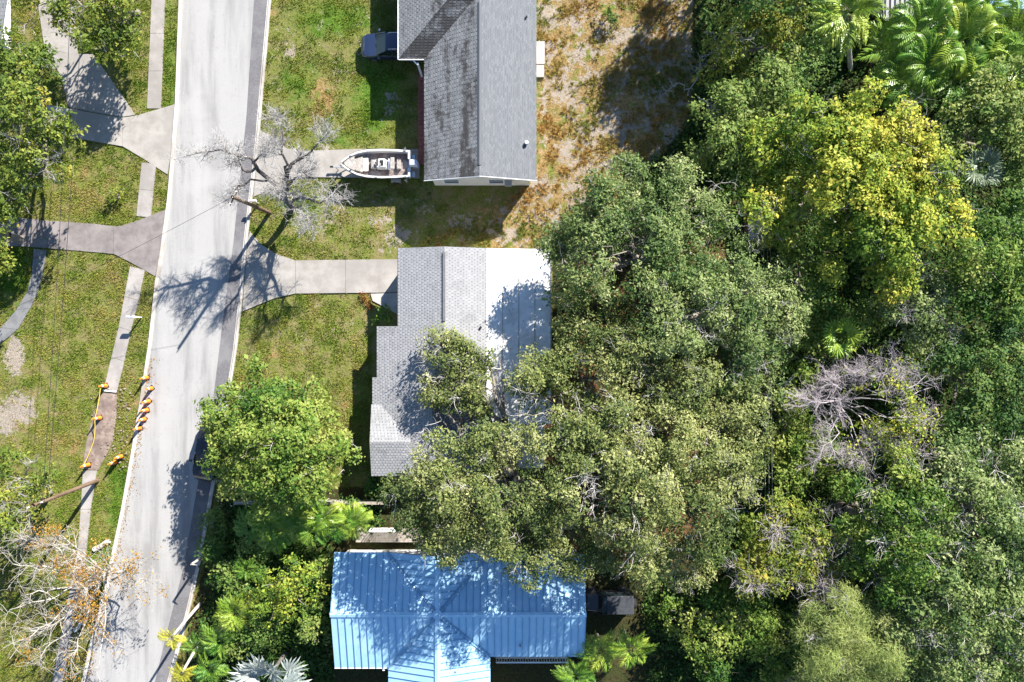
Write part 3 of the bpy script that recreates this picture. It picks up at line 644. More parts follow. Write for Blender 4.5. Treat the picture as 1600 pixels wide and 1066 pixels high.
# house corners at the edge of the photo
hb = P(-60, 0, 3); hb.z = 0; h4 = thing('house', 'corner of a grey roof with white gutter at the top left edge', 'house', hb)
e4 = [P(13, -90, 3), P(12, 0, 3), P(3, 62, 3), P(-200, 90, 3), P(-200, -90, 3)]
F4 = [[e4[0], e4[1], P(-90, 0, 4.3), P(-90, -90, 4.3)], [e4[1], e4[2], P(-90, 0, 4.3)]]
r4 = roof_of(h4, hb, F4, M['roof_deck']); add_shingles(r4, hb, F4, M['shingle_grey'], expo=.19, wid=.3, gap=.03)
gm_ = MB()
for a, b in ((e4[0], e4[1]), (e4[1], e4[2])):
    a = a - hb; b = b - hb; gm_.add([a + Vector((0, 0, .02)), b + Vector((0, 0, .02)), b + Vector((.16, 0, .02)), a + Vector((.16, 0, .02)), a - Vector((0, 0, .12)), b - Vector((0, 0, .12)), b + Vector((.16, 0, -.12)), a + Vector((.16, 0, -.12))], [(0, 3, 2, 1), (3, 7, 6, 2), (4, 0, 1, 5)])
obj('gutter', gm_, M['white_paint'], h4)
obj('wall', MB().box(-6, 1.7, -2.5, 6, 0, 2.8), M['stucco'], h4)
hb = P(1410, -20, 3); hb.z = 0; h5 = thing('house', 'grey ribbed metal roof corner behind the palms at the top right edge', 'house', hb)
F5 = [[P(1384, 33, 2.9), P(1436, 22, 2.9), P(1446, -60, 3.6), P(1360, -60, 3.6)]]
r5 = roof_of(h5, hb, F5, M['roof_deck']); SEAMS.clear(); metal_panels(r5, hb, F5, M['grey_metal_roof'], None, .36)
for m2 in SEAMS: obj('seam', m2, M['bark_dark'], r5)
obj('wall', MB().box(-1, 1, -1, 3, 0, 2.7), M['stucco'], h5)
hb = P(1590, -20, 3); hb.z = 0; h6 = thing('shed', 'blue grey flat roof corner at the top right corner of the photo', 'shed', hb)
r6 = obj('roof', MB().prism([(p.x - hb.x, p.y - hb.y) for p in (P(1547, 12, 2.6), P(1640, 16, 2.6), P(1640, -70, 2.6), P(1552, -70, 2.6))], 2.5, 2.62), M['blue_seam'], h6)
obj('wall', MB().box(-1.5, 1.8, -1, 2, 0, 2.5), M['stucco'], h6)
hb = P(1175, 357); h7 = thing('shed', 'small dark blue roofed shed in shade between the oak and the yellow tree', 'shed', hb)
obj('wall', MB().box(-.7, .7, -1, 1, 0, 1.5), M['wood_brown'], h7)
obj('roof', MB().add([(-.75, -1.1, 1.5), (.75, -1.1, 1.5), (.75, 1.1, 1.5), (-.75, 1.1, 1.5), (0, -1.1, 1.75), (0, 1.1, 1.75)], [(0, 4, 5, 3), (4, 1, 2, 5), (0, 1, 4), (3, 5, 2)]), M['shed_roof'], h7)
obj('door', MB().box(-.73, -.7, -.4, .4, .05, 1.4), M['wood_brown'], h7)
# fences
fb = P(560, 781); fe = thing('fence', 'low wooden fence between the bright front tree and the palm bed', 'fence', fb)
x0, x1 = P(376, 779).x - fb.x, P(606, 783).x - fb.x
k = int((x1 - x0) / .2)
for i in range(k): obj('plank', MB().box(x0 + i * .2 + .008, x0 + (i + 1) * .2 - .008, -.02, .02, .05, 1.35 + random.uniform(-.03, .03)), M['wood'], fe)
for i in range(6): x = x0 + (x1 - x0) * i / 5; obj('post', MB().box(x - .05, x + .05, .025, .13, 0, 1.4), M['wood'], fe)
obj('cap_rail', MB().box(x0, x1, -.07, .14, 1.4, 1.45), M['wood'], fe)

# ------------------------------------------------------------------ vehicles
def ring(x, hw, zb, zt, tuck=.9, sh=.14):
    return [(x, -hw * .92, zb), (x, -hw, zb + .2), (x, -hw, zt - sh), (x, -hw * tuck, zt), (x, hw * tuck, zt), (x, hw, zt - sh), (x, hw, zb + .2), (x, hw * .92, zb)]
def wheel(car, x, y, r=.36, wd=.24):
    s = 1 if y > 0 else -1
    m = MB().loft([[(x + q * math.cos(i * .3927), y + d, r + q * math.sin(i * .3927)) for i in range(16)] for d, q in ((-wd / 2, r * .93), (-wd / 2 + .03, r), (wd / 2 - .03, r), (wd / 2, r * .93))])
    o = obj('wheel', m, M['tyre'], car, smooth=True)
    a, b = sorted((y + s * wd / 2 - s * .01, y + s * wd / 2 + s * .015))
    obj('rim', MB().loft([[(x + r * .6 * math.cos(i * .3927), d, r + r * .6 * math.sin(i * .3927)) for i in range(16)] for d in (a, b)]), M['stainless'], o)
def make_car(name, label, loc, rz, pm, roof_rails=True, L=4.7, W=1.88, H=1.72):
    t = thing(name, label, 'car', loc, rz); h = L / 2; w2_ = W / 2
    body = MB().loft([ring(h, w2_ * .62, .38, .66, .9, .08), ring(h - .12, w2_ * .82, .3, .80, .9, .1), ring(h - .4, w2_ * .95, .26, .93), ring(h - .75, w2_, .24, 1.0), ring(h - 1.35, w2_, .24, 1.07), ring(0, w2_, .24, 1.06), ring(-h + .9, w2_, .26, 1.06), ring(-h + .25, w2_ * .96, .3, 1.02), ring(-h, w2_ * .84, .4, .95)])
    b = obj('body', body, pm, t, smooth=True)
    def gr(x, hw, z0, z1, k): return [(x, -hw, z0), (x, -hw * k, z1), (x, hw * k, z1), (x, hw, z0)]
    xa, xb = h - 1.2, h - 2.05      # windscreen base and top
    rr = -h + .55
    cab = MB().loft([[(xa, -w2_ * .86, 1.03), (xa - .02, -w2_ * .86, 1.06), (xa - .02, w2_ * .86, 1.06), (xa, w2_ * .86, 1.03)], gr(xb, w2_ * .92, 1.03, H - .05, .80), gr(rr, w2_ * .9, 1.03, H - .07, .80), [(-h + .12, -w2_ * .82, 1.0), (-h + .14, -w2_ * .8, 1.05), (-h + .14, w2_ * .8, 1.05), (-h + .12, w2_ * .82, 1.0)]])
    g = obj('window_glass', cab, M['glass'], t)
    roof = MB().loft([[(x, -hw, z), (x, -hw * .7, z + .05), (x, 0, z + .065), (x, hw * .7, z + .05), (x, hw, z), (x, hw, z - .03), (x, -hw, z - .03)] for x, hw, z in ((xb - .02, w2_ * .70, H - .06), (xb - .25, w2_ * .75, H - .02), (0, w2_ * .77, H), (rr + .3, w2_ * .76, H - .02), (rr, w2_ * .70, H - .06))])
    obj('roof', roof, pm, t, smooth=True)
    for s in (-1, 1):
        obj('pillar', MB().tube([(xa, s * w2_ * .87, 1.05), ((xa + xb) / 2, s * w2_ * .81, 1.40), (xb, s * w2_ * .74, H - .03)], .05), pm, t)
        obj('pillar', MB().tube([(-.15, s * w2_ * .93, 1.03), (-.2, s * w2_ * .77, H - .03)], .05), pm, t)
        mi = obj('mirror', MB().box(xa - .35, xa - .17, *sorted((s * (w2_ + .02), s * (w2_ + .24))), 1.03, 1.2), pm, t, bevel=.04)
        obj('headlight', MB().add([(h - .06, s * w2_ * .52, .72), (h - .1, s * w2_ * .80, .70), (h - .42, s * w2_ * .93, .86), (h - .32, s * w2_ * .62, .90)], [(0, 1, 2, 3) if s < 0 else (3, 2, 1, 0)]).add([(h - .03, s * w2_ * .52, .62), (h - .07, s * w2_ * .81, .62), (h - .06, s * w2_ * .52, .72), (h - .1, s * w2_ * .80, .70)], [(0, 1, 3, 2)]), M['lens'], t)
        if roof_rails: obj('roof_rail', MB().tube([(xb - .2, s * w2_ * .66, H + .05), (xb - .4, s * w2_ * .66, H + .1), (rr + .4, s * w2_ * .66, H + .1), (rr + .2, s * w2_ * .66, H + .05)], .022), M['stainless'], t)
        obj('side_trim', MB().box(-1.3, 1.2, *sorted((s * (w2_ - .005), s * (w2_ + .02))), .55, .66), M['black'], t)
        for x in (h - .95, -h + .95): wheel(t, x, s * (w2_ - .1))
    obj('wiper', MB().tube([(xa + .02, -.1, 1.09), (xa - .3, .5, 1.23)], .012), M['black'], t); obj('wiper', MB().tube([(xa + .02, -.75, 1.09), (xa - .3, -.15, 1.23)], .012), M['black'], t)
    obj('grille', MB().box(h - .06, h + .012, -.5, .5, .42, .62), M['black'], t)
    obj('bumper', MB().box(h - .1, h + .03, -w2_ * .66, w2_ * .66, .28, .41), M['black'], t, bevel=.03)
    return t
make_car('parked_car', 'dark blue sport utility car nosing out from under the grey house roof', (-9.3, 22.75, 0), math.pi, M['car_blue'])
make_car('parked_car', 'black car parked at the kerb half hidden by the bright front tree', (*P(331, 703).xy, .03), math.atan2(-.985, -.17), M['car_black'], False, 4.6, 1.82, 1.5)
# boxy off-roader with a spare wheel
t = thing('parked_car', 'black boxy off-roader with grey soft top beside the blue roof', 'car', (7.35, -20.05, 0), math.pi)
obj('body', MB().box(-1.9, .55, -.78, .78, .5, 1.12).loft([ring(.55, .72, .5, 1.15, .92, .06), ring(1.55, .64, .5, 1.10, .92, .06), ring(1.72, .6, .55, 1.05, .92, .06)]), M['car_black'], t, bevel=.03)
cab = MB().loft([[(.75, -.72, 1.12), (.75, .72, 1.12), (-1.9, .76, 1.12), (-1.9, -.76, 1.12)], [(.4, -.66, 1.74), (.4, .66, 1.74), (-1.85, .68, 1.76), (-1.85, -.68, 1.76)]])
obj('window_glass', cab, M['glass'], t)
obj('soft_top', MB().loft([[(.15, -.70, 1.74), (.15, .70, 1.74), (-1.9, .72, 1.76), (-1.9, -.72, 1.76)], [(.12, -.64, 1.83), (.12, .64, 1.83), (-1.84, .66, 1.85), (-1.84, -.66, 1.85)]]), M['soft_top'], t, smooth=True)
obj('windscreen_frame', MB().tube([(.78, -.72, 1.12), (.42, -.67, 1.8), (.42, .67, 1.8), (.78, .72, 1.12)], .04), M['car_black'], t)
for s in (-1, 1):
    for x in (1.25, -1.15):
        obj('fender_flare', MB().loft([[(x + q * math.cos(a), s * y, .4 + q * math.sin(a)) for a in np.linspace(0, math.pi, 9)] + [(x + (q - .06) * math.cos(a), s * y, .4 + (q - .06) * math.sin(a)) for a in np.linspace(math.pi, 0, 9)] for q, y in ((.5, .66), (.5, .93))]), M['black'], t)
        wheel(t, x, s * .8, .39, .26)
    obj('headlight', MB().loft([[(xx, s * .45 + .1 * math.cos(i * .785), .88 + .1 * math.sin(i * .785)) for i in range(8)] for xx in (1.7, 1.75)]), M['lens'], t)
    obj('mirror', MB().box(.55, .68, *sorted((s * .8, s * .99)), 1.15, 1.35), M['black'], t)
    obj('roll_bar', MB().tube([(-.5, s * .66, 1.1), (-.55, s * .64, 1.73)], .04), M['black'], t)
obj('bumper', MB().box(1.75, 1.95, -.75, .75, .5, .66), M['black'], t, bevel=.02); obj('bumper', MB().box(-2.05, -1.92, -.75, .75, .5, .64), M['black'], t, bevel=.02)
sp = obj('spare_wheel', MB().loft([[(x, .1 + q * math.cos(i * .3927), 1.05 + q * math.sin(i * .3927)) for i in range(16)] for x, q in ((-1.92, .34), (-1.95, .38), (-2.15, .38), (-2.18, .33))]), M['tyre'], t, smooth=True)
obj('grille', MB().box(1.71, 1.74, -.32, .32, .62, 1.0), M['black'], t)

# boat on its trailer
bl = Vector((-10.35, 13.5, 0))
tr = thing('boat_trailer', 'galvanised boat trailer with its tongue pointing at the street under the white boat', 'trailer', bl, math.pi)
obj('frame', MB().box(-2.6, 1.9, -.62, -.54, .42, .52).box(-2.6, 1.9, .54, .62, .42, .52).box(-2.0, -1.92, -.54, .54, .42, .5).box(.2, .28, -.54, .54, .42, .5).tube([(1.85, -.58, .47), (2.9, 0, .47)], .045).tube([(1.85, .58, .47), (2.9, 0, .47)], .045), M['metal_grey'], tr)
obj('tongue', MB().box(2.6, 3.55, -.05, .05, .43, .53), M['metal_grey'], tr); obj('coupler', MB().box(3.5, 3.75, -.07, .07, .44, .56), M['black'], tr, bevel=.02)
obj('winch_post', MB().box(2.78, 2.86, -.05, .05, .5, 1.25).box(2.6, 2.86, -.04, .04, 1.2, 1.28), M['metal_grey'], tr); obj('jack', MB().cyl(3.2, .14, .0, .85, .035).tube([(3.2, .14, .8), (3.2, .3, .82)], .015), M['stainless'], tr)
for s in (-1, 1):
    obj('bunk', MB().box(-2.4, 1.5, *sorted((s * .34, s * .46)), .53, .62), M['wood'], tr)
    wheel(tr, -1.35, s * 1.08, .3, .2)
    obj('fender', MB().loft([[(-1.35 + .40 * math.cos(a), s * y, .3 + .40 * math.sin(a)) for a in np.linspace(.1, 3.04, 8)] + [(-1.35 + .37 * math.cos(a), s * y, .3 + .37 * math.sin(a)) for a in np.linspace(3.04, .1, 8)] for y in (.95, 1.24)]), M['metal_grey'], tr)
    obj('axle', MB().tube([(-1.35, 0, .3), (-1.35, s * 1.0, .3)], .04), M['metal_grey'], tr)
    obj('guide_post', MB().tube([(-2.2, s * .6, .47), (-2.2, s * 1.2, .5), (-2.2, s * 1.24, 1.55)], .025), M['white_paint'], tr)
bo = thing('boat', 'white centre console motor boat with dirty deck on its trailer by the house', 'boat', bl + Vector((0, 0, .6)), math.pi)
st = [(-2.55, 1.03, .12, .98), (-1.6, 1.10, .08, .98), (-.4, 1.14, .03, 1.0), (.7, 1.08, .0, 1.05), (1.4, .92, .05, 1.10), (1.95, .66, .18, 1.16), (2.35, .36, .42, 1.20), (2.62, .07, .8, 1.24)]
hull = MB().loft([[(x, -hw * .97, zt), (x, -hw, zt - .06), (x, -hw * .86, zk + (zt - zk) * .38), (x, 0, zk), (x, hw * .86, zk + (zt - zk) * .38), (x, hw, zt - .06), (x, hw * .97, zt),
                  (x, max(.02, hw - .17), zt + .005), (x, max(.015, hw - .2), max(zk + .28, .42)), (x, -max(.015, hw - .2), max(zk + .28, .42)), (x, -max(.02, hw - .17), zt + .005)] for x, hw, zk, zt in st])
hu = obj('hull', hull, M['gelcoat'], bo, smooth=True)
obj('rub_rail', MB().tube([(x, -hw - .005, zt - .05) for x, hw, zk, zt in st] + [(x, hw + .005, zt - .05) for x, hw, zk, zt in st[::-1]], .025), M['black'], hu)
obj('deck', MB().add([(x, s * max(.02, hw - .205), .435 + max(0, x - 1.6) * .5) for s in (-1, 1) for x, hw, zk, zt in st[:-1]], [(i, i + 1, i + 8, i + 7) for i in range(6)]), M['boat_deck'], bo)
obj('bow_cushion', MB().prism([(1.05, -.62), (1.55, -.48), (1.95, -.18), (1.95, .18), (1.55, .48), (1.05, .62)],   .72, .80), M['boat_dirty'], bo, bevel=.03)
obj('casting_deck', MB().prism([(1.62, -.55), (2.05, -.36), (2.4, -.08), (2.4, .08), (2.05, .36), (1.62, .55)], .95, 1.12), M['boat_dirty'], bo, bevel=.02)
obj('bow_seat', MB().box(.65, 1.05, -.5, .5, .44, .7), M['gelcoat'], bo, bevel=.04)
co = obj('console', MB().loft([[(.0, -.36, .44), (.0, .36, .44), (-.85, .36, .44), (-.85, -.36, .44)], [(-.05, -.34, 1.15), (-.05, .34, 1.15), (-.7, .33, 1.25), (-.7, -.33, 1.25)]]), M['gelcoat'], bo, bevel=.05)
obj('windshield', MB().add([(-.05, -.3, 1.18), (-.05, .3, 1.18), (-.25, .26, 1.55), (-.25, -.26, 1.55), (-.07, -.3, 1.18), (-.07, .3, 1.18), (-.27, .26, 1.55), (-.27, -.26, 1.55)], [(0, 1, 2, 3), (7, 6, 5, 4)]), M['glass'], co)
obj('steering_wheel', MB().tube([(-.82 + .06 * math.sin(a), .16 * math.cos(a), 1.18 + .15 * math.sin(a)) for a in np.linspace(0, 6.28, 13)], .018), M['black'], co)
obj('gauge_panel', MB().box(-.6, -.35, -.2, .2, 1.2, 1.25), M['black'], co)
obj('console_seat', MB().box(.02, .42, -.34, .34, .44, .82), M['boat_dirty'], bo, bevel=.05)
for x, y in ((-.15, -.13), (-.28, .14), (-.05, .02)): obj('coiled_rope', MB().tube([(x + .12 * math.cos(a), y + .12 * math.sin(a), 1.27 + .01 * a) for a in np.linspace(0, 9, 18)], .02), M['twig_white'], co)
obj('leaning_post', MB().box(-1.42, -1.1, -.45, .45, 1.0, 1.12), M['boat_dirty'], bo, bevel=.05)
obj('leaning_frame', MB().tube([(-1.4, -.42, .44), (-1.3, -.42, 1.0), (-1.3, .42, 1.0), (-1.4, .42, .44)], .025), M['stainless'], bo)
obj('cooler', MB().box(-1.85, -1.55, -.35, .35, .44, .8), M['boat_dirty'], bo, bevel=.03); obj('hatch', MB().box(-1.0, -.92, -.4, .4, .44, .9), M['engine'], bo)
obj('transom', MB().box(-2.6, -2.42, -1.0, -.34, .42, 1.0).box(-2.6, -2.42, .34, 1.0, .42, 1.0).box(-2.6, -2.45, -.34, .34, .42, .72), M['engine'], bo, bevel=.03)
ou = obj('outboard_engine', MB().loft([[(-2.62 - a * .1, b * hw, z) for a, b in ((0, -1), (0, 1), (5, 1), (6, .4), (6, -.4), (5, -1))] for hw, z in ((.17, .75), (.24, .9), (.25, 1.25), (.17, 1.42))]), M['engine'], bo, smooth=True)
obj('lower_leg', MB().box(-3.0, -2.75, -.06, .06, -.25, .75).box(-3.15, -2.7, -.16, .16, .05, .08), M['engine'], ou)
obj('propeller', MB().loft([[(-3.05 - d, .16 * math.cos(i * 1.047) * (1 if i % 2 else .35), -.1 + .16 * math.sin(i * 1.047) * (1 if i % 2 else .35)) for i in range(6)] for d in (0, .02)]), M['stainless'], ou)
for s in (-1, 1): obj('trim_tab', MB().box(-2.86, -2.61, *sorted((s * .45, s * .85)), .14, .17), M['stainless'], bo); obj('rod_holder', MB().tube([(-2.1, s * 1.0, .98), (-2.3, s * 1.12, 1.5)], .025), M['white_paint'], bo)
for x, y in ((1.9, .55), (1.9, -.55), (-2.2, .98), (-2.2, -.98), (0, 1.06)): obj('cleat', MB().box(x - .09, x + .09, y - .02, y + .02, 1.0 if x < 1 else 1.17, 1.05 if x < 1 else 1.22), M['stainless'], bo)

# ------------------------------------------------------------------ poles, cables, cones, post boxes
def pole(label, base, top, r=.15):
    b = P(*base); tp = P(*top) - b; t = thing('utility_pole', label, 'pole', b)
    obj('shaft', MB().tube([(0, 0, -.3), tp * .5, tp], r * 1.1, r * .75, 10), M['wood_pole'], t, smooth=True); return t, tp
t, tp = pole('brown wooden utility pole at the kerb by the bare grey tree', (421, 332), (363, 308, 8.5))
obj('cross_arm', MB().tube([tp + Vector((-.25, -.45, -.3)), tp + Vector((.25, .45, -.3))], .05, .05, 4), M['wood_pole'], t)
for d in (-.4, 0, .4): obj('insulator', MB().cyl(tp.x + d * .5, tp.y + d, tp.z - .25, tp.z - .05, .05, .03, 8), M['white_paint'], t)
T1 = P(363, 308, 8.3)
t, tp = pole('brown wooden utility pole leaning over the sidewalk at the lower left', (152, 751), (52, 790, 8.3))
obj('cross_arm', MB().tube([tp + Vector((-.5, -.2, -.3)), tp + Vector((.5, .2, -.3))], .05, .05, 4), M['wood_pole'], t)
for d in (-.45, .45): obj('insulator', MB().cyl(tp.x + d, tp.y + d * .4, tp.z - .25, tp.z - .05, .05, .03, 8), M['white_paint'], t)
def cable(label, a, b, sag, mat, r=.018, group=None):
    a, b = Vector(a), Vector(b); pts = [a.lerp(b, i / 14) - Vector((0, 0, sag * 4 * (i / 14) * (1 - i / 14))) - a for i in range(15)]
    o = obj('power_cable', MB().tube(pts, r, r, 5), mat); o.location = a; return tag(o, label, 'cable', group)
cable('left of the two black power cables running over the west lawn', P(66, 786, 8.0), P(118, -200, 8.2), .35, M['cable'])
cable('right of the two black power cables running over the west lawn', P(73, 780, 8.0), P(140, -200, 8.2), .35, M['cable'])
cable('thin service cable from the kerb pole across the street to the lower left', T1, P(-60, 520, 5), .5, M['cable'], .012)
for i, (x, h) in enumerate(((1200, 3.6), (1206, 3.9), (1211, 4.2))):
    cable('%s of the three thin grey cables strung past the oak into the woods' % ('leftmost', 'middle', 'rightmost')[i], P(x - 8, -100, h), P(x, 1150, h), .3, M['cable_grey'], .012)
# mail box and white sign post
t = thing('mailbox', 'white mailbox on a post at the kerb beside the utility pole', 'mailbox', P(404, 318))
obj('post', MB().box(-.05, .05, -.05, .05, 0, 1.0), M['wood'], t)
obj('box', MB().loft([[(x, -.09, 1.0), (x, .09, 1.0), (x, .09, 1.13)] + [(x, .09 * math.cos(a), 1.13 + .09 * math.sin(a)) for a in (.5, 1.05, 1.57, 2.1, 2.64)] + [(x, -.09, 1.13)] for x in (-.33, .2)]), M['white_paint'], t)
obj('flag', MB().box(-.1, .05, -.115, -.1, 1.1, 1.25), M['brick_red'], t)
t = thing('mailbox', 'white mailbox on a thin post standing beside the left sidewalk', 'mailbox', P(221, 496))
obj('post', MB().box(-.04, .04, -.04, .04, 0, 1.2), M['white_paint'], t); obj('arm', MB().box(-.5, .2, -.03, .03, 1.12, 1.2), M['white_paint'], t)
obj('box', MB().loft([[(x, -.1, 1.2), (x, .1, 1.2), (x, .1, 1.32)] + [(x, .1 * math.cos(a), 1.32 + .1 * math.sin(a)) for a in (.5, 1.05, 1.57, 2.1, 2.64)] + [(x, -.1, 1.32)] for x in (-.5, .1)]), M['white_paint'], t)
obj('flag', MB().box(-.2, -.05, .1, .115, 1.3, 1.45), M['brick_red'], t)
# traffic cones
cones = [(166, 603, 'cone at the broken end of the sidewalk north of the trench'), (157, 653, 'cone on the left rim of the dirt trench holding the tape'), (139, 726, 'cone at the south end of the dirt trench by the walk'),
         (190, 713, 'yellow topped cone in the grass nearest the trench and south of the row'), (181, 722, 'southernmost orange cone in the grass between trench and kerb'),
         (230, 590, 'northernmost cone of the row along the left kerb'), (237, 607, 'second cone from the north in the row along the left kerb'), (233, 627, 'third cone from the north in the row along the left kerb'),
         (230, 641, 'fourth cone from the north in the row along the left kerb'), (226, 655, 'fifth cone from the north in the row along the left kerb'), (219, 669, 'southernmost cone of the row along the left kerb')]
proto = None; CPOS = []
for x, y, lab in cones:
    p = P(x, y); CPOS.append(p)
    if proto is None:
        proto = t = thing('traffic_cone', 'orange ' + lab, 'traffic cone', p, 0, 'orange cones round the dug up sidewalk')
        obj('base', MB().box(-.21, .21, -.21, .21, .0, .06), M['black'], t, bevel=.02)
        rr_ = lambda z: .17 - .12 * z / .95
        obj('body', MB().cyl(0, 0, .06, 1.0, .18, .055, 14), M['orange'], t, smooth=True)
        for z0, z1 in ((.62, .76),): obj('collar', MB().cyl(0, 0, z0, z1, .18 - .125 * (z0 - .06) / .94 + .006, .18 - .125 * (z1 - .06) / .94 + .006, 14), M['white_paint'], t, smooth=True)
        obj('handle', MB().cyl(0, 0, 1.0, 1.07, .055, .065, 10), M['orange'], t)
    else:
        t = copy_tree(proto); t.location = p; t['label'] = 'orange ' + lab
    t.location.z = .02; t.rotation_euler = (random.uniform(-.05, .05), random.uniform(-.05, .05), random.uniform(0, 1.5))
CPOS = [c + Vector((0, 0, .85)) for c in CPOS]
ta = MB(); seq = [CPOS[0], CPOS[1], P(146, 690, .3), CPOS[2]]
pts = []
for a, b in zip(seq, seq[1:]): pts += [a.lerp(b, i / 6) - Vector((0, 0, .12 * math.sin(i / 6 * math.pi))) for i in range(7)]
vs = [p + Vector((0, 0, .03)) for p in pts] + [p + Vector((.015, 0, -.04)) for p in pts]; n = len(pts)
ta.add(vs, [(i, i + 1, n + i + 1, n + i) for i in range(n - 1)]); tag(obj('caution_tape', ta, M['yellow_tape']), 'yellow caution tape strung between the cones left of the trench', 'tape')
ta = MB(); a, b = CPOS[10], CPOS[4]; pts = [a.lerp(b, i / 8) - Vector((0, 0, .5 * math.sin(i / 8 * math.pi))) for i in range(9)]
vs = [p + Vector((0, 0, .03)) for p in pts] + [p + Vector((.012, 0, -.04)) for p in pts]; n = 9
ta.add(vs, [(i, i + 1, n + i + 1, n + i) for i in range(n - 1)]); tag(obj('caution_tape', ta, M['yellow_tape']), 'sagging yellow caution tape between the kerb row and the southern grass cones', 'tape')
obj_b = MB().box(-.55, .45, -.06, .06, .02, .12); o = obj('board', obj_b, M['white_paint']); o.location = P(173, 611); o.rotation_euler = (0, 0, -.1); tag(o, 'white board lying across the broken end of the sidewalk', 'board')

# ------------------------------------------------------------------ vegetation
def rnd_dirs(rng, n, zmin=-1.0):
    z = rng.uniform(zmin, 1, n); a = rng.uniform(0, 2 * np.pi, n); r = np.sqrt(np.maximum(0, 1 - z * z))
    return np.stack([r * np.cos(a), r * np.sin(a), z], 1)
def norm(a): return a / (np.linalg.norm(a, axis=-1, keepdims=True) + 1e-9)
def leaf_quads(c, t, nrm, ln, wd, tint):
    b = norm(np.cross(t, nrm)); ln = ln[:, None]; wd = wd[:, None]
    droop = np.array([0, 0, -1.]) * ln * .12
    V = np.stack([c, c + t * ln * .5 + b * wd * .5, c + t * ln + droop, c + t * ln * .5 - b * wd * .5], 1).reshape(-1, 3)
    F = np.arange(len(c) * 4).reshape(-1, 4); return V, F, np.repeat(np.clip(tint, 0, 1), 4)
def crown(lumps, rng, L=.2, W=.1, bd=.85, br=(.5, 1.0), dens=85, gap=.3, flat=.62, tbias=0.0, tvar=.15, droopy=0.0, sprig=5, rag=.16):
    """lumps: [(centre, radius)] in local metres -> leaves carried on rounded boughs"""
    C, D, B, TT = [], [], [], []
    for c, r in lumps:
        n = max(3, int(np.pi * r * r * bd)); d = rnd_dirs(rng, n, -.25); f = np.where(rng.random(n) < .75, rng.uniform(.72, 1.0, n), rng.uniform(.2, .72, n))
        f *= .8 + .42 * vnoise(d * 1.5 + rng.uniform(0, 50, 3), 1.0); b = rng.uniform(*br, n) * min(1, .62 + r * .2)
        pos = d * (f * np.maximum(r - b * .35, r * .4))[:, None] * np.array([1, 1, flat]) + np.array(tuple(c))
        k = vnoise(pos, .42, 11) * .65 + vnoise(pos, 1.3, 5) * .35 > gap * (.9 if r < 2 else 1)
        C.append(pos[k]); D.append(d[k]); B.append(b[k]); TT.append(rng.normal(0, .07) + rng.normal(0, tvar, k.sum()) + (vnoise(pos[k], .3, 31) - .5) * .45)
    C, D, B, TT = (np.concatenate(a) for a in (C, D, B, TT)); n = len(C)
    k = np.maximum(2, rng.poisson(dens * 4 * B * B / sprig)); i = np.repeat(np.arange(n), k)
    d = norm(rnd_dirs(rng, len(i), -.45) + D[i] * .35); f = rng.uniform(.45, 1.0, len(i)) ** .6; hole = vnoise(d * 2.2 + C[i] * 3, 1.0) > .3
    i, d, f = i[hole], d[hole], f[hole]; q = C[i] + d * (f * B[i])[:, None] * np.array([1, 1, .75]) + rng.normal(0, rag, (len(i), 3))
    sd = rng.normal(0, .08, len(i)); i = np.repeat(i, sprig); d = np.repeat(d, sprig, 0); sd = np.repeat(sd, sprig); m = len(i)
    p = np.repeat(q, sprig, 0) + rng.normal(0, L * .55, (m, 3))
    nr = norm(d * .75 + np.array([.12, .16, .55]) + rng.normal(0, .42, (m, 3)))
    t = rng.normal(0, 1, (m, 3)) + d * .5 - np.array([0, 0, droopy]); t = norm(t - nr * (t * nr).sum(1, keepdims=True))
    s = np.exp(rng.normal(-.04, .34, m))
    return leaf_quads(p, t, nr, L * s, W * s * rng.uniform(.8, 1.2, m), .45 + tbias + TT[i] + sd + rng.normal(0, .17, m))
def curve(a, b, rng, wob=.12, k=6, lift=.0):
    a, b = np.array(tuple(a)), np.array(tuple(b)); s = np.linspace(0, 1, k)[:, None]; d = np.linalg.norm(b - a)
    j = rng.normal(0, wob * d / 2, (k, 3)) * np.sin(s * np.pi); j[:, 2] += (np.sin(s * np.pi) * lift * d)[:, 0]
    return a + (b - a) * s + j
def spawn(Pa, Ra, rng, nchild, ln, spread=.9, up=.1, tmin=.25, k=5, taper=.35, wob=.14, rmin=.006, along=.7):
    """children of a set of branches, all at once"""
    n, K, _ = Pa.shape; i = rng.integers(0, n, nchild); t = rng.uniform(tmin, 1, nchild) * (K - 1); j = np.minimum(t.astype(int), K - 2); q = (t - j)[:, None]
    s = Pa[i, j] * (1 - q) + Pa[i, j + 1] * q; tan = norm(Pa[i, j + 1] - Pa[i, j]); r = Ra[i, j] * (1 - q[:, 0]) + Ra[i, j + 1] * q[:, 0]
    d = norm(tan * along + rng.normal(0, 1, (nchild, 3)) * spread * np.array([1, 1, .6]) + np.array([0, 0, up])); L = ln * rng.uniform(.5, 1.3, nchild)
    pts = [s]
    for a in range(1, k):
        d = norm(d + rng.normal(0, wob, (nchild, 3)) + np.array([0, 0, up * .3])); pts.append(pts[-1] + d * (L / (k - 1))[:, None])
    r0 = np.maximum(r * .62, rmin); return np.stack(pts, 1), np.linspace(1, taper, k)[None] * r0[:, None]
def join(parts):
    V, F, o = [], [], 0
    for v, f in parts: V.append(v); F.append(f + o); o += len(v)
    return np.concatenate(V), np.concatenate(F)
SEED = [100]
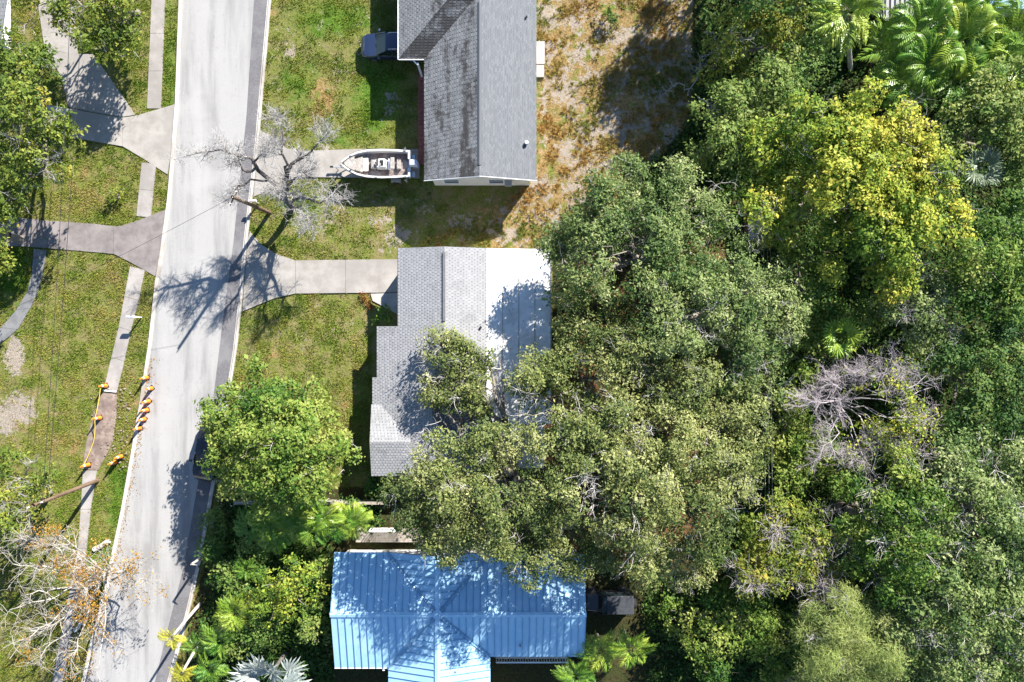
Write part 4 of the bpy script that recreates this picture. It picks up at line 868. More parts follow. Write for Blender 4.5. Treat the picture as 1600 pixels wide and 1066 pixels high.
def tree(name, label, cat, lumps, mat, trunk=None, bark='bark', tw=0, twmat='twig_grey', twlen=1.2, tr0=None, group=None, **kw):
    """lumps: (px, py, radius in px, height) as seen in the photograph; the trunk stands where the crown is carried"""
    SEED[0] += 1; rng = np.random.default_rng(SEED[0])
    W = [(P(x, y, h), r / 20 * (1 - h / HC)) for x, y, r, h in lumps]
    if trunk: base = P(*trunk)
    else: base = sum((c * r for c, r in W), Vector()) / sum(r for c, r in W); base.z = 0
    t = thing(name, label, cat, base, 0, group)
    loc = [(np.array(tuple(c - base)), r) for c, r in W]
    R_ = max(np.linalg.norm(c[:2]) + r for c, r in loc); H_ = max(c[2] for c, r in loc)
    r0 = tr0 or max(.06, .05 * H_)
    fork = np.array([rng.normal(0, .15), rng.normal(0, .15), H_ * .24]); parts = []
    tp = curve((0, 0, -.2), fork, rng, .05, 5); parts.append(tubes(tp[None], np.linspace(r0 * 1.25, r0 * .9, 5)[None], 9))
    limbs, lr = [], []
    for c, r in loc:
        e = c + np.array([0, 0, -r * .1]); limbs.append(curve(fork, e, rng, .13, 7, .06)); lr.append(np.linspace(r0 * .55, r0 * .16, 7))
    limbs = np.array(limbs); lr = np.array(lr); parts.append(tubes(limbs, lr, 6))
    sub, sr = [], []
    for (c, r), l in zip(loc, limbs):
        for q in range(max(4, int(r * 2.2))):
            d = rnd_dirs(rng, 1, 0)[0]; sub.append(curve(l[rng.integers(3, 7)], c + d * np.array([r, r, r * .6]) * rng.uniform(.7, 1.0), rng, .15, 6)); sr.append(np.linspace(r0 * .17, .018, 6))
    sub = np.array(sub); sr = np.array(sr); parts.append(tubes(sub, sr, 5))
    V, F = join(parts); link('trunk', npmesh('trunk', V, F), M[bark], t)
    if tw:
        A, AR = spawn(sub, sr, rng, tw, twlen, .9, .35, .7, 5, .35, .2, .014); B, BR = spawn(A, AR, rng, tw * 4, twlen * .5, .9, .2, .2, 4, .4, .2, .011)
        v1 = tubes(A, AR * 1.25, 4); v2 = tubes(B, BR, 3); V, F = join([v1, v2]); link('twigs', npmesh('twigs', V, F), M[twmat], t, kind='stuff')
    v, f, ti = crown(loc, rng, **kw); link('crown', npmesh('crown', v, f, dict(tint=ti)), M[mat], t)
    return t
OAK = dict(L=.165, W=.08, bd=1.25, br=(.4, 1.05), dens=125, gap=.37, tvar=.17, tbias=.05)
G_ = 'live oaks between the pale house and the woods'
tree('oak_tree', 'northernmost grey green oak beside the sandy yard', 'tree', [(960, 335, 68, 8), (1045, 322, 66, 9), (1010, 405, 85, 10), (905, 395, 52, 6.5), (1105, 385, 58, 8.5), (880, 445, 40, 6), (1110, 300, 30, 7), (985, 285, 40, 7), (928, 302, 36, 8.3), (892, 345, 33, 8), (868, 388, 24, 7), (905, 440, 40, 8), (882, 408, 28, 7.6), (940, 375, 44, 9)], 'oak_green', (985, 400), tw=60, group=G_, **dict(OAK, gap=.40, bd=1.1))
tree('oak_tree', 'grey green oak at the east side of the oak canopy next to the yellow tree', 'tree', [(1130, 470, 78, 9.5), (1205, 500, 55, 8), (1050, 490, 78, 10.5), (1165, 575, 60, 8.5), (1200, 440, 40, 7), (1168, 372, 24, 7.5)], 'oak_green', (1085, 505), tw=90, group=G_, **OAK)
tree('oak_tree', 'dark centred oak behind the flat white roof corner', 'tree', [(925, 505, 62, 8), (990, 570, 72, 9.5), (1070, 590, 66, 9), (905, 590, 58, 8.5), (1150, 650, 60, 8.5), (1190, 605, 42, 7.5)], 'oak', (1000, 575), tw=60, group=G_, **OAK)
tree('oak_tree', 'largest olive oak with many bleached twigs north east of the blue roof', 'tree', [(860, 640, 70, 9), (955, 680, 78, 10.5), (1035, 690, 66, 10), (1110, 730, 72, 9.5), (900, 740, 80, 11), (1000, 780, 85, 11), (1090, 810, 60, 10), (1150, 760, 42, 8), (830, 590, 45, 7.5)], 'oak', (960, 715), tw=230, twmat='twig_white', group=G_, **OAK)
tree('oak_tree', 'olive oak overhanging both the pale shingle roof and the blue roof', 'tree', [(690, 740, 80, 9.5), (645, 785, 52, 8.5), (765, 695, 62, 9), (780, 790, 80, 10.5), (715, 845, 55, 8.5), (840, 850, 62, 9), (915, 865, 52, 8.5), (1005, 855, 62, 8.5), (1070, 880, 38, 7.5),
     (690, 550, 36, 5.2), (735, 592, 38, 5.3), (682, 600, 28, 5), (762, 562, 26, 5.2), (745, 640, 30, 5.4), (702, 526, 26, 5.1), (725, 555, 28, 5.3), (690, 630, 24, 5), (720, 625, 24, 5.6)], 'oak', (800, 745), tw=150, twmat='twig_white', group=G_, **OAK)
tree('yellow_green_tree', 'big yellow green tree with golden leaf tips in the woods', 'tree', [(1215, 225, 52, 7.5), (1290, 200, 66, 9), (1380, 210, 72, 10), (1440, 275, 66, 9.5), (1335, 290, 78, 10), (1250, 300, 52, 8), (1400, 345, 76, 9), (1320, 375, 56, 8), (1470, 350, 45, 8), (1390, 425, 46, 7), (1200, 280, 35, 6.5), (1192, 338, 34, 8), (1172, 336, 22, 8), (1225, 360, 34, 7.5), (1300, 240, 50, 9.5), (1380, 280, 50, 10)], 'yellow', tw=130, tr0=.26, L=.2, W=.12, bd=1.35, br=(.4, 1.05), dens=85, gap=.31, tbias=.07, tvar=.18)
G2 = 'broad leaved trees and bushes along the edge of the woods'
BR = dict(L=.205, W=.115, bd=1.05, br=(.4, 1.1), dens=85, gap=.34, tvar=.17)
tree('leafy_tree', 'bright green bush between sandy yard shade and the yellow tree', 'tree', [(1130, 180, 46, 5), (1190, 150, 58, 5.5), (1250, 110, 46, 5), (1150, 240, 52, 6), (1095, 245, 32, 4)], 'deep', group=G2, tbias=.2, **BR)
tree('leafy_tree', 'yellowish green bush at the top beside the dark shade of the sandy yard', 'tree', [(1160, 55, 52, 5), (1210, 28, 45, 5), (1130, 100, 32, 4), (1225, 60, 30, 4)], 'mixed', tw=60, group=G2, **BR)
tree('leafy_tree', 'glossy deep green tree below the palm clump at the right edge', 'tree', [(1540, 190, 66, 7), (1585, 140, 55, 7), (1495, 205, 46, 6), (1590, 230, 46, 6.5), (1560, 262, 36, 6)], 'deep', tbias=.18, **BR)
tree('leafy_tree', 'mid green tree at the right edge beside the yellow tree', 'tree', [(1575, 340, 42, 7), (1530, 400, 54, 7.5), (1590, 420, 42, 7), (1500, 460, 46, 6.5), (1560, 480, 42, 6.5)], 'bright', tbias=.0, **BR)
tree('leafy_tree', 'thin greyish tree with bare twig tips south of the yellow tree', 'tree', [(1430, 470, 52, 6), (1392, 472, 34, 5.5), (1455, 520, 36, 5)], 'oak_green', tw=140, **BR)
for lab, lu in (('low bush under the lime fan palm south of the yellow tree', [(1300, 520, 45, 4), (1335, 500, 40, 4.5)]), ('low bush between the east oak and the lower edge of the yellow tree', [(1262, 470, 45, 5), (1265, 400, 40, 4)]),
                ('low bush touching the east oak left of the mauve dead tree', [(1250, 560, 38, 4), (1215, 560, 24, 3), (1220, 520, 24, 3)]), ('low bush along the grey cables left of the mauve dead tree', [(1245, 620, 32, 3.5), (1230, 680, 40, 3)]),
                ('low bush directly below the mauve dead tree', [(1270, 720, 40, 3.2), (1240, 745, 36, 3.4), (1320, 730, 36, 3.4), (1290, 690, 30, 2.6)])):
    tree('bush', lab, 'bush', lu, 'bright', group='low bushes round the mauve dead tree', tbias=.08, **BR)
tree('leafy_tree', 'dark blue green tree in shade right of the mauve dead tree', 'tree', [(1540, 560, 56, 5), (1480, 565, 44, 4.5), (1590, 620, 52, 5.5), (1520, 635, 50, 5), (1590, 520, 40, 5), (1500, 690, 40, 4)], 'teal', **BR)
OK2 = dict(L=.19, W=.105, bd=1.1, br=(.45, 1.05), dens=90, gap=.38, tvar=.17)
tree('oak_tree', 'grey green tree with white limbs at the right edge below the mauve dead tree', 'tree', [(1480, 745, 64, 8), (1560, 725, 58, 8), (1530, 820, 76, 9.5), (1590, 860, 58, 9), (1595, 770, 45, 8)], 'oak_green', tw=110, twmat='twig_white', tbias=.05, **OK2)
tree('oak_tree', 'green tree left of the white limbed tree in the lower right woods', 'tree', [(1400, 765, 64, 7), (1340, 800, 54, 7), (1430, 840, 76, 9), (1380, 890, 56, 8), (1330, 860, 45, 7)], 'bright', tw=90, twmat='twig_white', tbias=-.05, **OK2)
tree('oak_tree', 'grey green tree in the bottom right corner', 'tree', [(1480, 935, 76, 9), (1570, 960, 66, 8.5), (1420, 990, 56, 8), (1500, 1040, 60, 8), (1590, 1045, 50, 7.5), (1420, 1070, 45, 7)], 'oak_green', tw=110, twmat='twig_white', tbias=.04, **OK2)
tree('leafy_tree', 'olive tree with grey dead branches left of the lower right woods', 'tree', [(1210, 830, 55, 6), (1245, 885, 46, 6), (1190, 900, 46, 6), (1265, 830, 40, 6), (1290, 920, 35, 6)], 'mixed', tw=260, twmat='twig_mauve', twlen=1.6, **OK2)
tree('feathery_tree', 'pale soft feathery tree near the bottom edge of the woods', 'tree', [(1310, 965, 52, 8), (1350, 1012, 56, 8), (1285, 1020, 46, 8), (1330, 1062, 46, 7.5), (1260, 1070, 40, 6)], 'feather', tw=40, L=.26, W=.024, bd=1.4, br=(.45, 1.0), dens=230, gap=.28, droopy=.5)
tree('leafy_tree', 'round green bush in the shade right of the off-roader', 'tree', [(1170, 960, 46, 4), (1110, 1000, 42, 4), (1130, 940, 30, 3.5), (1212, 1005, 42, 4), (1120, 1055, 35, 3.5), (1225, 1060, 40, 4), (1180, 905, 40, 3.6), (1060, 960, 26, 2.2), (1160, 1010, 36, 3.6), (1255, 990, 36, 4.4)], 'bright', tbias=.06, **BR)
tree('leafy_tree', 'bright green front yard tree leaning over the street and parked car', 'tree', [(365, 660, 50, 5), (430, 630, 46, 5.5), (425, 690, 72, 7), (490, 680, 55, 6), (355, 708, 44, 5), (470, 735, 56, 6), (395, 752, 50, 5.5), (520, 720, 36, 5), (372, 742, 42, 4.8), (400, 602, 28, 5), (480, 622, 30, 5), (330, 648, 26, 4.6), (440, 760, 36, 5), (530, 690, 24, 4.6)], 'bright', tw=24, twmat='twig_white', L=.2, W=.12, bd=1.4, br=(.4, .9), dens=105, gap=.30, tbias=.2)
tree('leafy_tree', 'small round yellow green tree in front of the blue roofed house', 'tree', [(440, 905, 42, 4.5), (470, 898, 32, 4), (425, 940, 34, 3.8), (460, 935, 34, 4), (480, 920, 26, 3.6)], 'yellow', tbias=-.06, L=.17, W=.11, bd=1.3, br=(.35, .6), dens=100, gap=.25)
LT = dict(L=.22, W=.125, bd=.95, br=(.45, .9), dens=65, gap=.36)
tree('leafy_tree', 'large olive tree with grey twigs on the left edge below the fan shaped driveway', 'tree', [(40, 170, 80, 6.5), (20, 110, 56, 6), (62, 240, 54, 6), (8, 270, 54, 5.5), (95, 215, 36, 5.5), (60, 110, 34, 5.5), (10, 320, 30, 5)], 'mixed', (95, 195), tw=140, tbias=-.14, **LT)
tree('leafy_tree', 'olive yellow tree over the driveway in the top left corner', 'tree', [(150, 32, 62, 4.4), (195, 38, 40, 4), (112, 60, 28, 4), (55, 8, 52, 4.6), (170, 70, 30, 4), (120, 5, 40, 4.4), (195, 80, 20, 3.8), (205, -20, 50, 5)], 'mixed', (215, 20), tw=40, tbias=-.04, **LT)
tree('leafy_tree', 'low green tree with orange tips by the pole at the left edge', 'tree', [(20, 740, 42, 4), (55, 745, 28, 4), (10, 800, 46, 4.5), (50, 795, 26, 4), (15, 840, 35, 4)], 'mixed', tbias=-.06, tw=60, **LT)
for lab, lu, mt in (('bright tree outside the top edge shading the sandy yard', [(1195, -40, 62, 7.5), (1165, -110, 56, 7.5), (1250, -90, 70, 7)], 'deep'), ('tall tree beyond the top edge behind the sandy yard', [(1210, -180, 60, 8), (1290, -170, 70, 8), (1230, -250, 60, 8)], 'deep'),
                    ('tree beyond the left edge shading the lower driveway', [(-40, 350, 60, 6), (-60, 290, 60, 6), (-20, 395, 40, 5), (-80, 420, 50, 6)], 'mixed')):
    tree('leafy_tree', lab, 'tree', lu, mt, **BR)
for lab, lu in (('dark green shrub by the kerb west of the small round yellow green tree', [(350, 900, 26, 1.8), (335, 860, 20, 1.2), (372, 920, 20, 1.6)]), ('dark green shrub just north of the small round yellow green tree', [(400, 860, 26, 2.2)]),
                ('dark green shrub between the silver fan palm and the blue roof', [(490, 990, 30, 2.2)]), ('dark green shrub right above the silver fan palm', [(410, 985, 30, 2.4), (385, 1000, 24, 2.2)]),
                ('dark green shrub between the small round tree and the blue roof', [(500, 940, 26, 2), (505, 880, 22, 2)]), ('small dark green shrub at the kerb below the front yard tree', [(345, 820, 22, 1.4)])):
    tree('shrub', lab, 'shrub', lu, 'deep', group='dark shrubs in the garden of the blue roofed house', **dict(BR, L=.18, W=.11, bd=2))
tree('shrub', 'small round bright shrub standing alone at the top of the sandy yard', 'shrub', [(955, 20, 13, .9), (950, 12, 8, .8), (960, 28, 8, .7)], 'bright', L=.14, W=.09, bd=9, br=(.2, .32), dens=160, gap=.1, rag=.05)
tree('shrub', 'small green shrub alone on the west lawn between the two driveways', 'shrub', [(180, 303, 14, .8), (172, 312, 9, .6), (190, 296, 9, .7)], 'mixed', L=.13, W=.08, bd=8, br=(.18, .3), dens=110, gap=.25, rag=.06)
tree('shrub', 'leafy shrub beside the entry of the pale house', 'shrub', [(600, 488, 13, 1.0), (608, 500, 10, 1.1), (594, 496, 8, .8)], 'bright', L=.22, W=.12, bd=7, br=(.2, .35), dens=70, gap=.1, rag=.05)
tree('shrub', 'low shrub against the pale house under the olive oak', 'shrub', [(560, 800, 16, 1.2), (590, 760, 14, 1.0)], 'deep', **dict(BR, bd=3))

# trees without leaves: limbs given as lines of (px, py, height)
def bare_tree(name, label, base, limbs, mat, tmat, r0, n1, l1, n2, l2, n3, l3, leaves=None, cat='tree', up=.25, fine=None, tmin=.35, clump=False):
    SEED[0] += 1; rng = np.random.default_rng(SEED[0]); b = P(*base); t = thing(name, label, cat, b); A = []
    K = 9
    for ln in limbs:
        p = np.array([tuple(P(*q[:3]) - b) for q in ln]); s = np.linspace(0, len(p) - 1, K); q = np.stack([np.interp(s, np.arange(len(p)), p[:, i]) for i in range(3)], 1)
        q[1:-1] += rng.normal(0, .09, (K - 2, 3)); A.append(q)
    A = np.array(A); rr = []
    for ln in limbs: rr.append(np.linspace(ln[0][3] if len(ln[0]) > 3 else r0, .022, K))
    rr = np.array(rr); link('trunk', npmesh('trunk', *tubes(A, rr, 8)), M[mat], t)
    B, BRr = spawn(A, rr, rng, n1, l1, .8, up, tmin, 6, .3, .2, .018); C, CR = spawn(B, BRr, rng, n2, l2, .8, up, .2, 5, .4, .2, .009); D, DR = spawn(C, CR, rng, n3, l3, .8, up * .6, .1, 4, .5, .2, .008)
    link('branches', npmesh('branches', *tubes(B, BRr, 5)), M[mat if fine is None else fine], t, kind='stuff')
    link('twigs', npmesh('twigs', *join([tubes(C, np.maximum(CR, .009), 4), tubes(D, np.maximum(DR, .0065), 3)])), M[tmat], t, kind='stuff')
    if leaves:
        lm, n, ln, per, pred = leaves; e = C[rng.integers(0, len(C), n)][:, -1]
        if clump: e = e[vnoise(e, .55, 3) * .7 + vnoise(e, 1.6, 9) * .3 > .53]
        if pred: e = e[pred(e + np.array(tuple(b)))]
        i = np.repeat(np.arange(len(e)), per); m = len(i); p = e[i] + rng.normal(0, .22, (m, 3)); tt = norm(rng.normal(0, 1, (m, 3)) + np.array([0, 0, -.3])); nr = norm(rng.normal(0, .7, (m, 3)) + np.array([0, 0, .8])); s = rng.uniform(.6, 1.3, m) * ln
        v, f, ti = leaf_quads(p, tt, nr, s, s * .6, .5 + np.repeat(rng.normal(0, .2, len(e)), per) + rng.normal(0, .15, m)); link('leaves', npmesh('leaves', v, f, dict(tint=ti)), M[lm], t)
    return t
bare_tree('bare_tree', 'leafless grey tree at the kerb reaching a limb over the street', (455, 328),
    [[(455, 328, 0, .3), (450, 315, 2.2), (446, 300, 4), (448, 282, 5.0)], [(448, 282, 5, .17), (450, 262, 5.6), (466, 246, 6), (484, 242, 6.4), (496, 224, 7), (513, 208, 7.4)], [(448, 275, 5.2, .12), (446, 250, 6), (440, 228, 6.5), (438, 200, 7.2), (430, 180, 7.6)],
     [(446, 300, 4, .18), (425, 282, 5.4), (402, 262, 6.4), (380, 243, 6.8), (355, 239, 7), (332, 233, 7.2), (312, 240, 7.3), (288, 245, 7.4)], [(402, 262, 6.4, .11), (398, 248, 6.8), (412, 240, 7.1), (420, 226, 7.5)], [(400, 262, 6.4, .11), (380, 268, 6.6), (376, 245, 7), (362, 240, 7.4)],
     [(452, 318, 2.5, .13), (470, 308, 4.2), (500, 312, 5.2), (520, 314, 5.8), (535, 306, 6.2)], [(453, 320, 2.2, .12), (466, 326, 4.5), (478, 340, 5.5), (484, 358, 6)], [(425, 282, 5.4, .09), (394, 284, 6), (374, 292, 6.3), (367, 306, 6.4), (360, 322, 6.2)], [(448, 290, 4.6, .1), (462, 276, 5.6), (478, 268, 6.2), (492, 284, 6.6)], [(446, 300, 4, .12), (436, 296, 5.5), (430, 290, 6.5), (420, 300, 7)]],
    'bark_dark', 'twig_grey', .15, 170, 1.0, 1300, .75, 5200, .45, up=.2, fine='bark_grey')
dl = []; rng = np.random.default_rng(77)
for i in range(20):
    a = i / 20 * 6.283 + rng.uniform(-.15, .15); rr = rng.uniform(70, 118); x, y = 1357 + rr * math.cos(a), 642 + rr * .92 * math.sin(a); h = rng.uniform(4.4, 6.4)
    dl.append([(1300, 628, 0.5 + rng.uniform(0, 1), .05), (1326 + rng.uniform(8, 40) * math.cos(a), 634 + rng.uniform(8, 40) * math.sin(a), rng.uniform(2.4, 3.8)), (1350 + rr * .5 * math.cos(a + .2), 640 + rr * .5 * math.sin(a + .2), h), (x, y, h - .3)])
bare_tree('dead_tree', 'mauve grey dead tree with dense bare twigs and yellow green regrowth in the woods', (1300, 628), dl, 'twig_mauve', 'twig_mauve', .13, 150, 1.3, 1100, .9, 4200, .5, ('yellow', 1500, .22, 13, lambda e: np.hypot((e[:, 0] - P(1392, 655, 5.5).x) / 2.4, (e[:, 1] - P(1392, 655, 5.5).y) / 2.6) + np.random.default_rng(4).normal(0, .4, len(e)) < .8), up=.02, tmin=.62)
lm = []
for x, y, h in ((30, 835, 5), (75, 850, 5.5), (15, 880, 5), (95, 835, 5), (40, 930, 6), (10, 960, 5.5), (70, 985, 6), (110, 960, 6), (130, 915, 5.5), (165, 880, 4.8), (150, 985, 5), (60, 1040, 6), (110, 1040, 5.5), (15, 1030, 5.5), (150, 1050, 4.6), (120, 870, 5), (210, 885, 4.6), (225, 905, 4.2), (60, 890, 6)):
    lm.append([(165, 895, rng.uniform(.8, 2.4), .07), ((165 + x) / 2 + rng.uniform(-14, 14), (895 + y) / 2 + rng.uniform(-14, 14), h * .7), (x + (165 - x) * .2 + rng.uniform(-8, 8), y + (895 - y) * .2 + rng.uniform(-8, 8), h), (x, y, h + .2)])
lm.append([(165, 895, 0, .3), (160, 896, 1.2, .3), (155, 897, 2.4)])
bare_tree('dying_tree', 'dying tree with bleached limbs and rusty orange leaves at the lower left', (165, 895), lm, 'twig_tan', 'twig_tan', .14, 260, 1.5, 700, .9, 1500, .5, ('rust', 640, .16, 11, None), up=.08, clump=True)
bare_tree('dead_branch', 'grey dead brush in the shade between the sandy yard and the bushes', (1090, 130), [[(1075, 150, .1, .05), (1090, 120, .8), (1098, 90, 1.3)], [(1085, 145, .1, .05), (1060, 130, .9), (1045, 140, 1)], [(1090, 150, .1, .05), (1110, 165, 1), (1120, 172, 1.2)]], 'twig_grey', 'twig_grey', .05, 24, .8, 90, .5, 200, .3, cat='branch', up=.05)
def log(name, label, a, b, r, mat, z=.12):
    p, q = P(*a), P(*b); rng = np.random.default_rng(int(a[0])); o = obj(name, MB().tube([p.lerp(q, i / 6) - p + Vector((rng.normal(0, .03), rng.normal(0, .03), z)) for i in range(7)], r, r * .7, 8), M[mat], smooth=True); o.location = p; return tag(o, label, 'log')
log('fallen_log', 'pale fallen log on the leaf litter under the east oaks', (1128, 788), (1168, 800), .14, 'twig_white')
log('cut_log', 'pale cut log end lying on the sidewalk by the dying tree', (148, 858), (172, 845), .2, 'twig_white')
log('cut_log', 'short cut log beside the street under the dying tree', (118, 985), (135, 965), .16, 'twig_white')

# ------------------------------------------------------------------ palms
FR = {}
def frond_mesh(kind, var):
    k = (kind, var)
    if k in FR: return FR[k]
    rng = np.random.default_rng(hash(kind) % 1 + var * 13 + len(kind)); mb = MB()
    if kind == 'feather':
        K = 15; L = 1.0; r = [np.array([L * s, .05 * math.sin(3 * s + var), .28 * s - .62 * s * s]) for s in np.linspace(0, 1, K + 1)]
        for i in range(K): mb.add([r[i] + np.array([0, -.008, 0]), r[i] + np.array([0, .008, 0]), r[i + 1] + np.array([0, .006, 0]), r[i + 1] + np.array([0, -.006, 0])], [(0, 3, 2, 1)])
        for i in range(3, K + 1):
            s = i / K; ln = .34 * math.sin(math.pi * min(1, .18 + s * .86)) + .05
            for sd in (-1, 1):
                for e in (0, .5):
                    p = r[i] - (r[i] - r[i - 1]) * e; a = math.radians(62 - 38 * s) + rng.normal(0, .09); d = np.array([math.cos(a), sd * math.sin(a), .22 + rng.normal(0, .12)]); l = ln * rng.uniform(.85, 1.1)
                    tip = p + d * l - np.array([0, 0, l * .45]); mid = p + d * l * .5; b = np.array([math.sin(a), -sd * math.cos(a), 0]) * .017
                    mb.add([p, mid + b, tip, mid - b], [(0, 1, 2, 3)])
    elif kind == 'arch':
        K = 20; r = [np.array([.95 * math.sin(1.75 * s) / 1.0, .07 * math.sin(2.5 * s + var * 2), .62 * s - 1.0 * s * s]) for s in np.linspace(0, 1, K + 1)]
        for i in range(K): mb.add([r[i] + np.array([0, -.012, 0]), r[i] + np.array([0, .012, 0]), r[i + 1] + np.array([0, .01, 0]), r[i + 1] + np.array([0, -.01, 0])], [(0, 3, 2, 1)])
        for i in range(3, K + 1):
            s = i / K; ln = .30 * math.sin(math.pi * min(1, .2 + s * .8)) + .05
            for sd in (-1, 1):
                p = r[i]; tn = (r[i] - r[i - 1]); tn = tn / np.linalg.norm(tn); l = ln * rng.uniform(.85, 1.15); sdv = np.array([0, sd, 0]); d = tn * .55 + sdv * .75 + np.array([0, 0, .25]); d = d / np.linalg.norm(d); b = tn * .028
                mid = p + d * l * .5; tip = p + d * l * .9 - np.array([0, 0, l * .5]); mb.add([p, mid + b, tip, mid - b], [(0, 1, 2, 3)])
    elif kind == 'blade':
        K = 9; rs = [np.array([s, .04 * math.sin(2 * s + var * 2), .42 * s - .75 * s * s]) for s in np.linspace(0, 1, K + 1)]
        w_ = [.012] * 2 + [.16 * math.sin(math.pi * (s ** .8)) + .004 for s in np.linspace(.12, 1, K - 1)]
        for i in range(K):
            for sd in (-1, 1):
                j = rng.uniform(.8, 1.1)
                a, b = rs[i], rs[i + 1]; mb.add([a, b, b + np.array([-.03, sd * w_[i + 1] * j, .045]), a + np.array([-.03, sd * w_[i] * j, .045])], [(0, 1, 2, 3) if sd > 0 else (3, 2, 1, 0)])
    else:
        c = np.array([.52, 0, .16]); mb.tube([(0, 0, 0), (.3, 0, .12), tuple(c)], .014, .008, 4); n = 17
        for i in range(n):
            a = math.radians(-112 + 224 * i / (n - 1)); l = (.52 + .16 * math.cos(a)) * rng.uniform(.86, 1.08); fold = .34 * abs(math.sin(a)); d = np.array([math.cos(a), math.sin(a), .10 + fold]); b = np.array([-math.sin(a), math.cos(a), .35 * (-1) ** i]) * .036
            m = c + d * l * .5; tip = c + d * l + np.array([rng.normal(0, .03), rng.normal(0, .03), -rng.uniform(.04, .14)]); mid2 = c + d * l * .78 + np.array([0, 0, -.02])
            mb.add([c, m + b, mid2 + b * .7, tip, mid2 - b * .7, m - b], [(0, 1, 5), (1, 2, 4, 5), (2, 3, 4)])
    me = bpy.data.meshes.new('frond'); me.from_pydata([tuple(v) for v in mb.v], [], mb.f); FR[k] = me; return me
FM = {}
def frond(parent, kind, mat, var, size, az, tilt, z, name='frond'):
    key = (kind, mat, var)
    if key not in FM: me = frond_mesh(kind, var).copy(); me.materials.append(M[mat]); FM[key] = me
    o = bpy.data.objects.new(name, FM[key]); COL.objects.link(o); o.parent = parent; o.location = z; o.scale = (size, size * random.uniform(.9, 1.15), size)
    o.rotation_euler = Matrix.Rotation(az, 3, 'Z').to_4x4().to_3x3().to_quaternion().to_matrix().to_euler() if tilt == 0 else (Matrix.Rotation(az, 3, 'Z') @ Matrix.Rotation(-tilt, 3, 'Y') @ Matrix.Rotation(random.uniform(-.35, .35), 3, 'X')).to_euler()
    return o
def palm(name, label, crown_at, size, n, kind, mat, base=None, r=.12, group=None, dry=0, tl=(.0, .9), dmat='frond_dry'):
    c = P(*crown_at); b = P(*base) if base else Vector((c.x, c.y, 0)); t = thing(name, label, 'palm', b, 0, group); top = c - b
    rng = random.Random(int(crown_at[0] * 7 + crown_at[1]))
    obj('trunk', MB().tube([(0, 0, -.1), top * .5 + Vector((0, 0, -.0)), top], r * 1.2, r * .8, 8), M['palm_trunk' if base else 'bark_dark'], t, smooth=True)
    for i in range(n):
        tilt = tl[0] + (tl[1] - tl[0]) * ((i * .618) % 1); frond(t, kind, mat, i % 3, size * rng.uniform(.8, 1.1), i * 2.4 + rng.uniform(-.3, .3), tilt - .15, top)
    for i in range(dry): frond(t, kind, dmat, i % 3, size * .85, rng.uniform(0, 6.28), rng.uniform(-.9, -.4), top)
    return t
gp = 'palms planted in the row north of the blue roofed house'
for i, (x, y, h, s) in enumerate(((392, 822, 3.6, 1.5), (418, 812, 4.0, 1.6), (440, 825, 3.6, 1.55), (462, 815, 3.8, 1.6), (488, 826, 3.7, 1.6), (505, 808, 4.0, 1.65), (530, 820, 3.8, 1.6), (552, 815, 3.6, 1.5), (480, 800, 3.4, 1.55), (430, 835, 3.2, 1.6))):
    palm('palm', ('westernmost', 'second from the west', 'southern', 'middle', 'middle southern', 'taller', 'eastern', 'easternmost', 'northern', 'lowest')[i] + ' bright green palm in the bed north of the blue roof', (x, y, h), s, 13, 'arch' if i % 3 else 'feather', 'frond_lime' if i % 2 else 'frond_green', group=gp, r=.07, tl=(-.1, .8))
palm('palm', 'small green palm left of the small round yellow green tree', (386, 888, 2.6), 1.1, 12, 'feather', 'frond_green', r=.06)
palm('palm', 'larger bright green palm west of the small round tree near the kerb', (368, 955, 3.4), 1.7, 18, 'feather', 'frond_lime', r=.1, dry=3)
palm('palm', 'low green palm above the silver fan palm', (345, 1000, 2.4), 1.7, 14, 'feather', 'frond_green', r=.08, dry=2)
palm('palm', 'low green palm left of the silver fan palm at the bottom edge', (328, 1045, 2.6), 1.4, 14, 'feather', 'frond_green', r=.08)
palm('palm', 'low green palm between the road and the silver fan palm', (305, 1010, 1.6), 1.2, 10, 'feather', 'frond_green', r=.06)
palm('palm', 'slender leaning palm with a small yellow crown over the street', (268, 996, 5.2), .95, 11, 'feather', 'frond_yellow', (312, 944), .11)
palm('palm', 'second slender palm with a small yellow crown at the bottom edge', (284, 1052, 4.6), .95, 11, 'feather', 'frond_yellow', (312, 1004), .11)
o = thing('palm_stump', 'bare leaning palm trunk without fronds beside the kerb', 'palm', P(318, 870)); tp = P(299, 882, 3.2) - P(318, 870)
obj('trunk', MB().tube([(0, 0, -.1), tp * .5, tp], .12, .09, 8), M['palm_trunk'], o); obj('broken_top', MB().tube([tp, tp + Vector((.5, .0, .2))], .06, .02, 6), M['palm_trunk'], o)
palm('palm', 'silver white fan palm at the bottom edge of the photo', (425, 1050, 3.8), 2.6, 13, 'fan', 'frond_silver', r=.14, tl=(.0, 1.1))
palm('palm', 'tall feathery palm at the top edge leaning left of the ribbed roof', (1322, 22, 6.5), 2.7, 26, 'feather', 'frond_lime', (1330, 112), .16, dry=7, tl=(-.2, 1.0))
gp = 'arching palms in the clump at the top right'
for i, (x, y, h) in enumerate(((1395, 75, 3.8), (1438, 45, 4.6), (1450, 100, 4.2), (1500, 62, 4.8), (1550, 92, 4.6), (1490, 122, 3.8), (1582, 55, 4.8), (1420, 120, 3.4), (1530, 30, 5), (1590, 105, 4.4), (1475, 20, 4.8))):
    palm('palm', ('westernmost', 'northwestern', 'south central', 'central', 'east central', 'southern', 'eastern', 'southwestern', 'northern', 'southeastern', 'topmost')[i] + ' arching green palm in the clump at the top right', (x, y, h), 2.5, 20, 'arch' if i % 4 else 'feather', 'frond_green' if i % 3 else 'frond_lime', group=gp, r=.08, tl=(.0, 1.0))
